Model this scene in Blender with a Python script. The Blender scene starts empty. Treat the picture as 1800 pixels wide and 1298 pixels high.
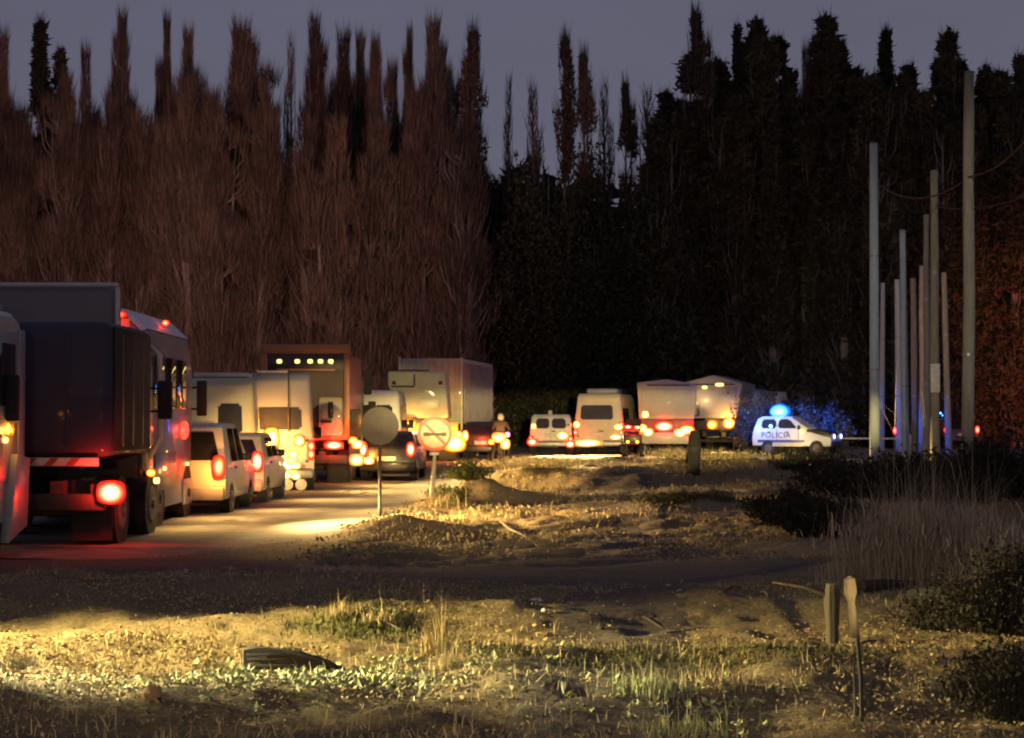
import bpy, bmesh, math, random
import numpy as np
from mathutils import Vector, Matrix

S = bpy.context.scene
C = S.collection
R = math.radians
F = 3200.0            # focal length of the photograph in its own pixels (1800 wide)
HOR = 735.0           # horizon row
EYE = 1.6
# ------------------------------------------------------------------ camera
cd = bpy.data.cameras.new('camera'); cam = bpy.data.objects.new('camera', cd); C.objects.link(cam)
cd.sensor_width = 36.0; cd.lens = 36.0 * F / 1800.0; cd.clip_start = 0.1; cd.clip_end = 2000
cam.location = (0, 0, EYE)
cam.rotation_euler = (R(90) + math.atan((HOR - 649) / F), 0, 0)
S.camera = cam
S.view_settings.view_transform = 'Standard'; S.view_settings.look = 'None'
S.view_settings.exposure = 0.0; S.view_settings.gamma = 1.0
S.view_settings.use_curve_mapping = False
S.cycles.use_denoising = True
S.cycles.max_bounces = 4; S.cycles.diffuse_bounces = 2; S.cycles.glossy_bounces = 2
S.cycles.transparent_max_bounces = 4; S.cycles.volume_bounces = 0
S.cycles.sample_clamp_indirect = 3.0
S.cycles.caustics_reflective = False; S.cycles.caustics_refractive = False
S.cycles.pixel_filter_type = 'BLACKMAN_HARRIS'; S.cycles.filter_width = 2.1
# ------------------------------------------------------------------ dusk sky
W = bpy.data.worlds.new('World'); S.world = W; W.use_nodes = True
wn = W.node_tree.nodes; wl = W.node_tree.links; wn.clear()
sky = wn.new('ShaderNodeTexSky'); sky.sky_type = 'NISHITA'; sky.sun_disc = False
sky.sun_elevation = R(1.0); sky.sun_rotation = R(200)
hs = wn.new('ShaderNodeHueSaturation'); hs.inputs['Saturation'].default_value = 0.5
mx = wn.new('ShaderNodeMix'); mx.data_type = 'RGBA'; mx.inputs['Factor'].default_value = 0.72
mx.inputs['B'].default_value = (1.92, 1.86, 2.92, 1)
bg = wn.new('ShaderNodeBackground'); bg.inputs['Strength'].default_value = 0.067
wo = wn.new('ShaderNodeOutputWorld')
wl.new(sky.outputs[0], hs.inputs['Color']); wl.new(hs.outputs[0], mx.inputs['A'])
ct = wn.new('ShaderNodeTexCoord'); cm_ = wn.new('ShaderNodeMapping'); cm_.inputs['Scale'].default_value = (2.0, 2.0, 9.0)
cn = wn.new('ShaderNodeTexNoise'); cn.inputs['Scale'].default_value = 2.2; cn.inputs['Detail'].default_value = 5
cr = wn.new('ShaderNodeMapRange'); cr.inputs['To Min'].default_value = 0.90; cr.inputs['To Max'].default_value = 1.10
cmul = wn.new('ShaderNodeVectorMath'); cmul.operation = 'SCALE'
wl.new(ct.outputs['Generated'], cm_.inputs[0]); wl.new(cm_.outputs[0], cn.inputs['Vector']); wl.new(cn.outputs['Fac'], cr.inputs['Value'])
wl.new(mx.outputs['Result'], cmul.inputs[0]); wl.new(cr.outputs[0], cmul.inputs['Scale']); wl.new(cmul.outputs[0], bg.inputs['Color']); wl.new(bg.outputs[0], wo.inputs[0])


def light(name, loc, target, col, watts, size=90, scale=(1, 1, 1), blend=0.4, kind='SPOT', parent=None, radius=0.06):
    l = bpy.data.lights.new(name, kind); l.color = col; l.energy = watts; l.shadow_soft_size = radius
    if kind == 'SPOT':
        l.spot_size = R(size); l.spot_blend = blend
    o = bpy.data.objects.new(name, l); C.objects.link(o); o.location = loc
    if target is not None:
        o.rotation_euler = (Vector(target) - Vector(loc)).to_track_quat('-Z', 'Y').to_euler()
    o.scale = scale
    if parent is not None:
        o.parent = parent
    return o


# headlamps of the vehicles queueing out of frame, with added fill spots
WARM = (1.0, 0.70, 0.25)
# a vehicle beyond the left edge whose lamps rake across the verge in front of the camera
light('unseen_lamp', (-7.5, 14.0, 1.5), (-2.0, 12.9, -0.25), (1.0, 0.76, 0.27), 16500, 56, (1.0, 0.62, 1), 0.8)
light('unseen_lamp', (-7.4, 11.6, 1.3), (-2.2, 11.0, -0.15), (1.0, 0.96, 0.56), 9500, 30, (1.0, 0.62, 1), 0.8)
# a vehicle waiting behind the photographer, lamps along the queue
light('unseen_lamp', (4.0, -7.0, 1.3), (-2.6, 42.0, 0.9), WARM, 66000, 11.8, (1.0, 0.42, 1), 0.35)
light('unseen_lamp', (1.9, -7.0, 2.5), (3.4, 75.0, 1.0), (1.0, 0.74, 0.27), 200000, 12, (1.4, 0.25, 1), 0.5)
light('unseen_lamp', (3.0, -7.0, 4.0), (12.4, 47.0, 5.0), (1.0, 0.88, 0.66), 26000, 11, (0.9, 1.0, 1), 0.8)  # added spot that brightens the poles
light('unseen_lamp', (-2.0, -4.0, 2.2), (-0.2, 9.6, -0.5), (1.0, 0.74, 0.40), 2600, 52, (1.0, 1.0, 1), 1.0)  # added weak fill for the near ground

# ------------------------------------------------------------------ spots added to light the wood, standing in for forward beams
light('unseen_lamp', (-17.0, 56.0, 2.4), (-20.0, 101.0, 12.0), (1.0, 0.46, 0.33), 24000, 66, blend=1.0)
light('unseen_lamp', (-12.0, 62.0, 2.4), (-12.5, 101.0, 11.0), (1.0, 0.47, 0.36), 15000, 56, blend=1.0)
light('unseen_lamp', (15.0, 66.0, 2.4), (19.0, 101.0, 14.0), (1.0, 0.58, 0.38), 3200, 66, blend=1.0)
light('tail_lamp_glow', (29.0, 84.0, 1.6), (31.0, 101.0, 6.0), (1.0, 0.20, 0.10), 10000, 80, blend=1.0)


# ------------------------------------------------------------------ helpers
def lin(c):
    return tuple(c) + (1.0,) if len(c) == 3 else tuple(c)


def mat(name, col, rough=0.6, metal=0.0, var=0.25, scale=6.0, col2=None, bump=0.0, island=0.0, coat=0.0, stretch=None, orand=0.0):
    """procedural principled material: two tones mixed by noise, optional bump and per-piece variation"""
    m = bpy.data.materials.new(name); m.use_nodes = True
    n = m.node_tree.nodes; l = m.node_tree.links; b = n['Principled BSDF']
    b.inputs['Roughness'].default_value = rough; b.inputs['Metallic'].default_value = metal
    b.inputs['Coat Weight'].default_value = coat
    tc = n.new('ShaderNodeTexCoord'); src = tc.outputs['Object']
    if stretch:
        mp = n.new('ShaderNodeMapping'); mp.inputs['Scale'].default_value = stretch
        l.new(src, mp.inputs['Vector']); src = mp.outputs[0]
    t = n.new('ShaderNodeTexNoise'); t.inputs['Scale'].default_value = scale; t.inputs['Detail'].default_value = 6
    t.inputs['Roughness'].default_value = 0.65
    l.new(src, t.inputs['Vector'])
    mix = n.new('ShaderNodeMix'); mix.data_type = 'RGBA'
    c2 = col2 or tuple(max(0, c * (1 - var)) for c in col)
    mix.inputs['A'].default_value = lin(col); mix.inputs['B'].default_value = lin(c2)
    mr = n.new('ShaderNodeMapRange'); mr.inputs['From Min'].default_value = 0.35; mr.inputs['From Max'].default_value = 0.65
    l.new(t.outputs['Fac'], mr.inputs['Value']); l.new(mr.outputs[0], mix.inputs['Factor'])
    out = mix.outputs['Result']
    if island:
        g = n.new('ShaderNodeNewGeometry'); h = n.new('ShaderNodeHueSaturation')
        m2 = n.new('ShaderNodeMapRange'); m2.inputs['To Min'].default_value = 1 - island; m2.inputs['To Max'].default_value = 1 + island
        l.new(g.outputs['Random Per Island'], m2.inputs['Value']); l.new(m2.outputs[0], h.inputs['Value'])
        l.new(out, h.inputs['Color']); out = h.outputs[0]
    if orand:
        oi = n.new('ShaderNodeObjectInfo'); h = n.new('ShaderNodeHueSaturation'); m2 = n.new('ShaderNodeMapRange')
        m2.inputs['To Min'].default_value = 1 - orand; m2.inputs['To Max'].default_value = 1 + orand
        l.new(oi.outputs['Random'], m2.inputs['Value']); l.new(m2.outputs[0], h.inputs['Value'])
        m3 = n.new('ShaderNodeMapRange'); m3.inputs['From Max'].default_value = 0.37; m3.inputs['To Min'].default_value = 0.485; m3.inputs['To Max'].default_value = 0.525
        fr = n.new('ShaderNodeMath'); fr.operation = 'MODULO'; fr.inputs[1].default_value = 0.37
        l.new(oi.outputs['Random'], fr.inputs[0]); l.new(fr.outputs[0], m3.inputs['Value']); l.new(m3.outputs[0], h.inputs['Hue'])
        l.new(out, h.inputs['Color']); out = h.outputs[0]
    l.new(out, b.inputs['Base Color'])
    if bump:
        bp = n.new('ShaderNodeBump'); bp.inputs['Strength'].default_value = bump; bp.inputs['Distance'].default_value = 0.02
        l.new(t.outputs['Fac'], bp.inputs['Height']); l.new(bp.outputs[0], b.inputs['Normal'])
    return m


def glowmat(name, col, strength):
    m = bpy.data.materials.new(name); m.use_nodes = True
    b = m.node_tree.nodes['Principled BSDF']
    b.inputs['Base Color'].default_value = lin([0.5 * c for c in col]); b.inputs['Roughness'].default_value = 0.2
    b.inputs['Emission Color'].default_value = lin(col); b.inputs['Emission Strength'].default_value = strength
    return m


def link_mesh(name, me, m, parent=None, loc=None):
    o = bpy.data.objects.new(name, me); C.objects.link(o)
    if m is not None and not me.materials:
        me.materials.append(m)
    if parent is not None:
        o.parent = parent
    if loc is not None:
        o.location = loc
    return o


def obj(name, bm, m, parent=None, angle=35):
    bmesh.ops.recalc_face_normals(bm, faces=bm.faces)
    me = bpy.data.meshes.new(name); bm.to_mesh(me); bm.free()
    for p in me.polygons:
        p.use_smooth = True
    me.set_sharp_from_angle(angle=R(angle))
    return link_mesh(name, me, m, parent)


def np_mesh(name, verts, faces, m, parent=None, smooth=False):
    """verts (n,3), faces (k,3|4) arrays -> one mesh object"""
    verts = np.asarray(verts, np.float32); faces = np.asarray(faces, np.int32)
    me = bpy.data.meshes.new(name)
    k = faces.shape[1]
    me.vertices.add(len(verts)); me.vertices.foreach_set('co', verts.ravel())
    me.loops.add(faces.size); me.loops.foreach_set('vertex_index', faces.ravel())
    me.polygons.add(len(faces)); me.polygons.foreach_set('loop_start', np.arange(0, faces.size, k, dtype=np.int32))
    me.update(calc_edges=True)
    if smooth:
        me.polygons.foreach_set('use_smooth', np.ones(len(faces), bool))
    return link_mesh(name, me, m, parent)


def tag(o, label=None, cat=None, group=None, kind=None):
    if label: o['label'] = label
    if cat: o['category'] = cat
    if group: o['group'] = group
    if kind: o['kind'] = kind
    return o


def thing(name, label, cat, loc, yaw=0.0, group=None):
    o = bpy.data.objects.new(name, None); C.objects.link(o); o.empty_display_size = 0.2
    o.location = loc; o.rotation_euler = (0, 0, R(yaw))
    return tag(o, label, cat, group)


def B():
    return bmesh.new()


def box(bm, x0, x1, y0, y1, z0, z1, r=0.0, seg=2, taper=0.0):
    vs = bmesh.ops.create_cube(bm, size=1.0)['verts']
    for v in vs:
        t = 1 - taper if v.co.z > 0 else 1
        v.co = Vector(((x0 + x1) / 2 + v.co.x * (x1 - x0) * t, (y0 + y1) / 2 + v.co.y * (y1 - y0), (z0 + z1) / 2 + v.co.z * (z1 - z0)))
    if r > 0:
        es = list({e for v in vs for e in v.link_edges})
        bmesh.ops.bevel(bm, geom=es, offset=r, segments=seg, affect='EDGES', profile=0.5)
    return bm


def prof(bm, pts, x0, x1, tumble=None, r=0.0, seg=2):
    """side profile (y, z) extruded along x; tumble=(z0, z1, amount) narrows the upper part"""
    n = len(pts); a = []; b = []
    for (y, z) in pts:
        k = 1.0
        if tumble and z > tumble[0]:
            k = 1 - tumble[2] * min(1, (z - tumble[0]) / (tumble[1] - tumble[0]))
        c = (x0 + x1) / 2; h = (x1 - x0) / 2 * k
        a.append(bm.verts.new((c - h, y, z))); b.append(bm.verts.new((c + h, y, z)))
    fs = [bm.faces.new(a), bm.faces.new(b[::-1])]
    for i in range(n):
        fs.append(bm.faces.new((a[i], b[i], b[(i + 1) % n], a[(i + 1) % n])))
    if r > 0:
        es = list({e for f in fs for e in f.edges})
        bmesh.ops.bevel(bm, geom=es, offset=r, segments=seg, affect='EDGES', profile=0.5)
    return bm


def cyl(bm, p0, p1, r0, r1=None, n=8, cap=True):
    r1 = r0 if r1 is None else r1
    p0 = Vector(p0); p1 = Vector(p1); d = (p1 - p0)
    q = Vector((0, 0, 1)).rotation_difference(d.normalized())
    a = []; b = []
    for i in range(n):
        u = Vector((math.cos(2 * math.pi * i / n), math.sin(2 * math.pi * i / n), 0))
        a.append(bm.verts.new(p0 + q @ (u * r0))); b.append(bm.verts.new(p1 + q @ (u * r1)))
    for i in range(n):
        bm.faces.new((a[i], a[(i + 1) % n], b[(i + 1) % n], b[i]))
    if cap:
        bm.faces.new(a[::-1]); bm.faces.new(b)
    return bm


def tube(bm, pts, rs, n=6):
    rings = []
    for i, p in enumerate(pts):
        p = Vector(p)
        d = Vector(pts[min(i + 1, len(pts) - 1)]) - Vector(pts[max(i - 1, 0)])
        q = Vector((0, 0, 1)).rotation_difference(d.normalized())
        r = rs[i] if hasattr(rs, '__len__') else rs
        rings.append([bm.verts.new(p + q @ Vector((r * math.cos(2 * math.pi * k / n), r * math.sin(2 * math.pi * k / n), 0))) for k in range(n)])
    for a, b in zip(rings, rings[1:]):
        for k in range(n):
            bm.faces.new((a[k], a[(k + 1) % n], b[(k + 1) % n], b[k]))
    bm.faces.new(rings[0][::-1]); bm.faces.new(rings[-1])
    return bm


def ell(bm, c, s, u=10, v=6):
    vs = bmesh.ops.create_uvsphere(bm, u_segments=u, v_segments=v, radius=1.0)['verts']
    for w in vs:
        w.co = Vector((c[0] + w.co.x * s[0], c[1] + w.co.y * s[1], c[2] + w.co.z * s[2]))
    return bm


# ---- vectorised value noise
def _h(i, j, s):
    n = (i * 374761393 + j * 668265263 + s * 974711) & 0x7fffffff
    n = ((n ^ (n >> 13)) * 1274126177) & 0x7fffffff
    return ((n ^ (n >> 16)) & 0xffff) / 65535.0


def vnoise(x, y, s=0):
    x = np.asarray(x, float); y = np.asarray(y, float)
    i = np.floor(x).astype(np.int64); j = np.floor(y).astype(np.int64)
    u = x - i; v = y - j; u = u * u * (3 - 2 * u); v = v * v * (3 - 2 * v)
    return (_h(i, j, s) * (1 - u) + _h(i + 1, j, s) * u) * (1 - v) + (_h(i, j + 1, s) * (1 - u) + _h(i + 1, j + 1, s) * u) * v


def smooth(a, b, x):
    t = np.clip((np.asarray(x, float) - a) / (b - a), 0, 1)
    return t * t * (3 - 2 * t)


ROAD = np.array([(-7.3, 23.0), (-6.8, 26), (-5.6, 44), (-4.0, 60), (0.5, 76), (8.0, 85), (20.0, 90), (45, 94), (90, 96)], float)
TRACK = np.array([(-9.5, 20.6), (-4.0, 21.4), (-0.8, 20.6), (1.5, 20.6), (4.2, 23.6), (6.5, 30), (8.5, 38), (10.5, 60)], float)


def pdist(x, y, P):
    best = np.full(np.shape(x), 1e9)
    for (ax, ay), (bx, by) in zip(P[:-1], P[1:]):
        dx, dy = bx - ax, by - ay
        t = np.clip(((x - ax) * dx + (y - ay) * dy) / (dx * dx + dy * dy), 0, 1)
        best = np.minimum(best, np.hypot(x - ax - t * dx, y - ay - t * dy))
    return best


MOUNDS = [(-2.25, 28.3, 1.5, 0.7, 0.30), (-0.75, 37.5, 1.6, 1.2, 0.50), (-1.6, 34.6, 1.0, 0.8, 0.16), (0.5, 46, 2.4, 1.8, 0.42), (2.6, 44, 1.5, 1.4, 0.28),
          (5.1, 46, 2.1, 1.8, 0.62), (3.2, 31.5, 1.3, 1.1, 0.30), (1.6, 52, 3.0, 2.0, 0.35), (4.6, 29.0, 1.4, 1.2, 0.22), (7.6, 50, 2.5, 2.2, 0.6),
          (-0.6, 15.0, 1.0, 0.6, 0.12), (6.5, 18.0, 2.0, 2.2, 0.35), (8.2, 26, 2.2, 3.0, 0.5), (4.6, 13.5, 1.8, 1.8, 0.10)]


def hgt(x, y):
    x = np.asarray(x, float); y = np.asarray(y, float)
    base = -0.2 * smooth(17, 24, y) * (1 - smooth(50, 66, y)) * (1 - smooth(-1, 5, x))
    base = base - 0.10 * smooth(16, 19, y) * (1 - smooth(23, 27, y)) * smooth(-4, 0, x)
    rough = (vnoise(x * 0.5, y * 0.5, 1) - 0.5) * 0.22 + (vnoise(x * 1.7, y * 1.7, 2) - 0.5) * 0.10 + (vnoise(x * 5, y * 5, 3) - 0.5) * 0.045 + (vnoise(x * 14, y * 14, 4) - 0.5) * 0.018
    for (mx_, my, sx, sy, a) in MOUNDS:
        g = np.exp(-(((x - mx_) / sx) ** 2 + ((y - my) / sy) ** 2) * 1.2)
        rough = rough + a * g * (0.75 + 0.5 * vnoise(x * 2.3, y * 2.3, 7))
    dr = smooth(3.4, 5.2, pdist(x, y, ROAD)); dt = 0.25 + 0.75 * smooth(0.9, 2.2, pdist(x, y, TRACK))
    return base + rough * (0.06 + 0.94 * dr) * dt + 0.0 * x


def gz(x, y):
    return float(hgt(np.array([x]), np.array([y]))[0])


def gpt(px, py):
    """ground point of the photograph's pixel on level ground"""
    d = EYE * F / (py - HOR)
    return (px - 900) / F * d, d


def X(px, d):
    return (px - 900) / F * d


def Z(py, d):
    return EYE + (HOR - py) / F * d


# ------------------------------------------------------------------ ground
def ground_material():
    m = bpy.data.materials.new('verge_soil'); m.use_nodes = True
    n = m.node_tree.nodes; l = m.node_tree.links; b = n['Principled BSDF']; b.inputs['Roughness'].default_value = 0.95
    b.inputs['Specular IOR Level'].default_value = 0.15
    tc = n.new('ShaderNodeTexCoord')

    def noise(sc, det=8, rough=0.6):
        t = n.new('ShaderNodeTexNoise'); t.inputs['Scale'].default_value = sc; t.inputs['Detail'].default_value = det
        t.inputs['Roughness'].default_value = rough; l.new(tc.outputs['Object'], t.inputs['Vector']); return t

    def ramp(src, stops):
        r = n.new('ShaderNodeValToRGB'); l.new(src, r.inputs[0]); e = r.color_ramp.elements
        while len(e) < len(stops): e.new(0.5)
        for k, (p, c) in enumerate(stops):
            e[k].position = p; e[k].color = lin(c)
        return r
    a = ramp(noise(0.9).outputs['Fac'], [(0.3, (0.085, 0.058, 0.036)), (0.48, (0.16, 0.12, 0.07)), (0.6, (0.25, 0.195, 0.105)), (0.72, (0.15, 0.11, 0.065))])
    f = ramp(noise(26, 6, 0.7).outputs['Fac'], [(0.33, (0.05, 0.036, 0.024)), (0.5, (0.2, 0.155, 0.09)), (0.68, (0.42, 0.34, 0.2))])
    mix = n.new('ShaderNodeMix'); mix.data_type = 'RGBA'; mix.inputs['Factor'].default_value = 0.55
    l.new(a.outputs[0], mix.inputs['A']); l.new(f.outputs[0], mix.inputs['B']); l.new(mix.outputs['Result'], b.inputs['Base Color'])
    bn = noise(38, 6, 0.75); bp = n.new('ShaderNodeBump'); bp.inputs['Strength'].default_value = 0.8; bp.inputs['Distance'].default_value = 0.03
    l.new(bn.outputs['Fac'], bp.inputs['Height']); l.new(bp.outputs[0], b.inputs['Normal'])
    return m


def axis(segments):
    out = [segments[0][0]]
    for a, b, st in segments:
        n = max(1, int(round((b - a) / st)))
        out += [a + (b - a) * (i + 1) / n for i in range(n)]
    return np.array(out)


xs = axis([(-260, -60, 40), (-60, -20, 4), (-20, -8, 0.5), (-8, 8, 0.055), (8, 20, 0.4), (20, 60, 4), (60, 260, 40)])
ys = axis([(-60, -12, 12), (-12, 6, 1.0), (6, 20, 0.06), (20, 34, 0.12), (34, 60, 0.3), (60, 130, 1.2), (130, 320, 38)])
gx, gy = np.meshgrid(xs, ys)
gzv = hgt(gx, gy)
nx_, ny_ = len(xs), len(ys)
idx = np.arange(nx_ * ny_).reshape(ny_, nx_)
quads = np.stack([idx[:-1, :-1].ravel(), idx[:-1, 1:].ravel(), idx[1:, 1:].ravel(), idx[1:, :-1].ravel()], 1)
g = np_mesh('ground', np.stack([gx.ravel(), gy.ravel(), gzv.ravel()], 1), quads, ground_material(), smooth=True)
tag(g, kind='structure')


def strip(name, P, half, m, lift, step=0.6, across=12):
    pts = []
    for (ax, ay), (bx, by) in zip(P[:-1], P[1:]):
        k = max(1, int(math.hypot(bx - ax, by - ay) / step))
        pts += [(ax + (bx - ax) * i / k, ay + (by - ay) * i / k) for i in range(k)]
    pts.append(tuple(P[-1])); pts = np.array(pts)
    for _ in range(12):
        pts[1:-1] = (pts[:-2] + pts[1:-1] * 2 + pts[2:]) / 4
    t = np.gradient(pts, axis=0); t /= np.linalg.norm(t, axis=1)[:, None]
    nrm = np.stack([t[:, 1], -t[:, 0]], 1)
    s = np.linspace(-1, 1, across + 1)
    hw = np.array([half(p) if callable(half) else half for p in pts])
    jit = 1 + 0.12 * (vnoise(pts[:, 0] * 1.3, pts[:, 1] * 1.3, 21) - 0.5)
    vx = pts[:, 0][:, None] + nrm[:, 0][:, None] * s * (hw * jit)[:, None]
    vy = pts[:, 1][:, None] + nrm[:, 1][:, None] * s * (hw * jit)[:, None]
    vz = hgt(vx, vy) + lift * (1 - np.abs(s) ** 6)[None, :] * 1.0 - 0.012 * (np.abs(s) ** 8)[None, :]
    r_, c_ = vx.shape; ii = np.arange(r_ * c_).reshape(r_, c_)
    q = np.stack([ii[:-1, :-1].ravel(), ii[:-1, 1:].ravel(), ii[1:, 1:].ravel(), ii[1:, :-1].ravel()], 1)
    return tag(np_mesh(name, np.stack([vx.ravel(), vy.ravel(), vz.ravel()], 1), q, m, smooth=True), kind='structure')


strip('road', ROAD, lambda p: 4.1 * min(1.0, 0.55 + 0.1 * max(0.0, p[1] - 23.0)), mat('worn_road', (0.22, 0.19, 0.135), 0.95, scale=2.6, col2=(0.11, 0.092, 0.066), bump=0.9), 0.03)
strip('track', TRACK, lambda p: 2.2 if p[0] < -2 else max(0.9, 2.2 - 0.24 * (p[0] + 2)), mat('packed_earth_shaded', (0.085, 0.066, 0.054), 0.98, scale=9.0, col2=(0.045, 0.035, 0.03), bump=1.0), 0.022, 0.2, 24)  # track earth, darkened in colour to hold the band's shade

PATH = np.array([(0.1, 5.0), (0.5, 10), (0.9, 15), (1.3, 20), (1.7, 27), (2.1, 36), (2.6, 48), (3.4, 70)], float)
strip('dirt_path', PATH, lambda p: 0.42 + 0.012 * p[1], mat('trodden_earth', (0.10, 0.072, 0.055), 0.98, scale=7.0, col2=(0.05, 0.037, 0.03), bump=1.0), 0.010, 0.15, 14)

# ------------------------------------------------------------------ trees
M_TWIG = mat('poplar_twigs', (0.112, 0.078, 0.062), 0.9, var=0.6, scale=0.35, island=0.5, orand=0.55)
M_TWIG2 = mat('poplar_twigs_grey', (0.13, 0.10, 0.085), 0.9, var=0.4, scale=0.5, island=0.45, orand=0.3)
M_LEAF = mat('dull_poplar_leaves', (0.050, 0.040, 0.017), 0.85, var=0.5, scale=0.4, island=0.5, orand=0.45)
M_DARK = mat('evergreen_leaves', (0.030, 0.032, 0.014), 0.85, var=0.5, scale=0.4, island=0.5, orand=0.45)
M_TRUNK = mat('poplar_bark', (0.22, 0.19, 0.17), 0.9, var=0.5, scale=3, bump=0.4)
rng = np.random.default_rng(7)


def spray(P, D, L, Wd, out):
    """one slim triangle per twig: base at P, along D*L"""
    n = len(P); a = rng.uniform(0, 2 * np.pi, n)
    s = np.stack([np.cos(a), np.sin(a), np.zeros(n)], 1) * Wd[:, None] * 0.5
    V = np.empty((n, 3, 3)); V[:, 0] = P - s; V[:, 1] = P + s; V[:, 2] = P + D * L[:, None]
    out.append(V)


def leafquads(P, size, out4, up=0.4):
    n = len(P)
    d1 = rng.normal(size=(n, 3)); d1[:, 2] += up; d1 /= np.linalg.norm(d1, axis=1)[:, None]
    d2 = np.cross(d1, rng.normal(size=(n, 3))); d2 /= np.linalg.norm(d2, axis=1)[:, None]
    s = size * rng.uniform(0.6, 1.3, n)
    V = np.empty((n, 3, 3)); V[:, 0] = P - d2 * s[:, None] * 0.45; V[:, 1] = P + d2 * s[:, None] * 0.45; V[:, 2] = P + d1 * s[:, None] * 1.5
    out4.append(V)


def flush(name, out, m, parent=None):
    V = np.concatenate(out).reshape(-1, 3)
    return np_mesh(name, V, np.arange(len(V)).reshape(-1, 3), m, parent)


def poplar_meshes(kind, seed):
    """returns (trunk mesh, crown mesh), 20 m high; kinds: bare, leafy, tuft, wisp, cone, broad"""
    global rng
    rng = np.random.default_rng(seed); rd = random.Random(seed)
    H = 20.0; bm = B(); out = []
    lead = []
    if kind in ('bare', 'leafy'):
        nl = rd.choice([3, 4, 5, 6])
        for i in range(nl):
            a = rd.uniform(0, 6.28); q = rd.uniform(0, 0.3) if i == 0 else rd.uniform(0.45, 1.25)
            lead.append((math.cos(a) * q, math.sin(a) * q, H if i == 0 else H * rd.uniform(0.74, 0.97), rd.uniform(0.50, 0.85), H * (0.03 if i == 0 else rd.uniform(0.3, 0.6))))
        lead.append((0, 0, H * 0.8, 1.3, 0.2)); lead.append((rd.uniform(-.5, .5), rd.uniform(-.5, .5), H * rd.uniform(.5, .66), 1.6, 0.1))
    elif kind == 'tuft':
        lead = [(0, 0, H, 0.62, H * 0.60), (0.5, 0.2, H * 0.93, 0.40, H * 0.66)]
    elif kind == 'wisp':
        lead = [(0, 0, H, 0.30, H * 0.45), (0.35, 0.1, H * 0.88, 0.22, H * 0.5)]
    elif kind == 'cone':
        lead = [(0, 0, H, 1.5, 0.5)]
    tr = [(0, 0, -0.6)] + [(rd.uniform(-.15, .15), rd.uniform(-.15, .15), H * t) for t in (0.25, 0.5, 0.75)] + [(lead[0][0] if lead else 0, lead[0][1] if lead else 0, H * 0.97)]
    tube(bm, tr, [0.30, 0.22, 0.15, 0.08, 0.02], 6)
    for (lx, ly, hz, Rr, z0) in lead[1:]:
        if kind != 'cone':
            tube(bm, [(0, 0, max(z0, 2.0)), (lx * .8, ly * .8, max(z0, 2.0) + (hz - z0) * 0.35), (lx, ly, hz * 0.97)], [0.12, 0.08, 0.015], 5)
    # ascending limbs with twigs
    for (lx, ly, hz, Rr, z0) in lead:
        nb = int((hz - z0) * 3.2)
        for k in range(nb):
            t = rd.random(); zb = z0 + (hz - z0) * t * 0.9
            a = rd.uniform(0, 6.28); prof_r = Rr * (0.35 + 0.65 * math.sin(math.pi * min(1, 0.15 + t * 0.85)) ** 0.8)
            if kind == 'cone': prof_r = Rr * (1 - t) ** 0.8 + 0.1
            Lb = rd.uniform(1.2, 3.2) if kind != 'cone' else rd.uniform(0.6, 1.2)
            e = (lx + math.cos(a) * prof_r, ly + math.sin(a) * prof_r, min(hz, zb + Lb))
            tube(bm, [(lx * .6, ly * .6, zb), ((lx + e[0]) / 2 + math.cos(a) * .12, (ly + e[1]) / 2 + math.sin(a) * .12, zb + (e[2] - zb) * .4), e], [0.035, 0.022, 0.006], 3)
        n = int((hz - z0) * (270 if kind in ('bare',) else 150) * (0.5 + Rr * 0.7))
        if kind == 'wisp': n = int(n * 0.35)
        # clumpy density along the leader
        t = rng.random(n) ** 0.85
        cl = vnoise(t * (hz - z0) * 0.55, np.full(n, lx * 9 + seed), 5)
        keep = (cl + 0.8 * smooth(0.86, 1.0, t) * 0.5 > (0.38 if kind in ('bare', 'leafy') else 0.36)) & ((t < 0.9) | (rng.random(n) < 1.0)); t = t[keep]; n = len(t)
        a = rng.uniform(0, 2 * np.pi, n)
        ar = vnoise(t * (hz - z0) * 0.5, np.cos(a) * 1.5 + seed * 3, 6)
        pr = Rr * (0.15 + 0.85 * np.sin(np.pi * np.clip(0.18 + t * 0.74, 0, 1)) ** 0.7) * (0.35 + 1.25 * ar)
        if kind == 'cone':
            pr = (Rr * (1 - t) ** 0.8 + 0.08) * (0.75 + 0.35 * ((t * 9) % 1))
        rr = pr * np.sqrt(rng.random(n))
        P = np.stack([lx + np.cos(a) * rr, ly + np.sin(a) * rr, z0 + (hz - z0) * t], 1)
        if kind in ('bare', 'wisp', 'tuft'):
            D = np.stack([np.cos(a) * 0.15, np.sin(a) * 0.15, np.ones(n)], 1) + rng.normal(size=(n, 3)) * 0.09
            spray(P, D, rng.uniform(0.5, 1.3, n), rng.uniform(0.016, 0.045, n), out)
            if kind == 'tuft':
                leafquads(P[::1], 0.20, out, 1.0)
        else:
            D = np.stack([np.cos(a) * 0.25, np.sin(a) * 0.25, np.ones(n)], 1) + rng.normal(size=(n, 3)) * 0.15
            spray(P[::2], D[::2], rng.uniform(0.4, 0.9, len(P[::2])), rng.uniform(0.03, 0.06, len(P[::2])), out)
            leafquads(P, 0.24, out, 0.9)
            leafquads(P + rng.normal(size=P.shape) * 0.10, 0.24, out, 0.6)
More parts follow.
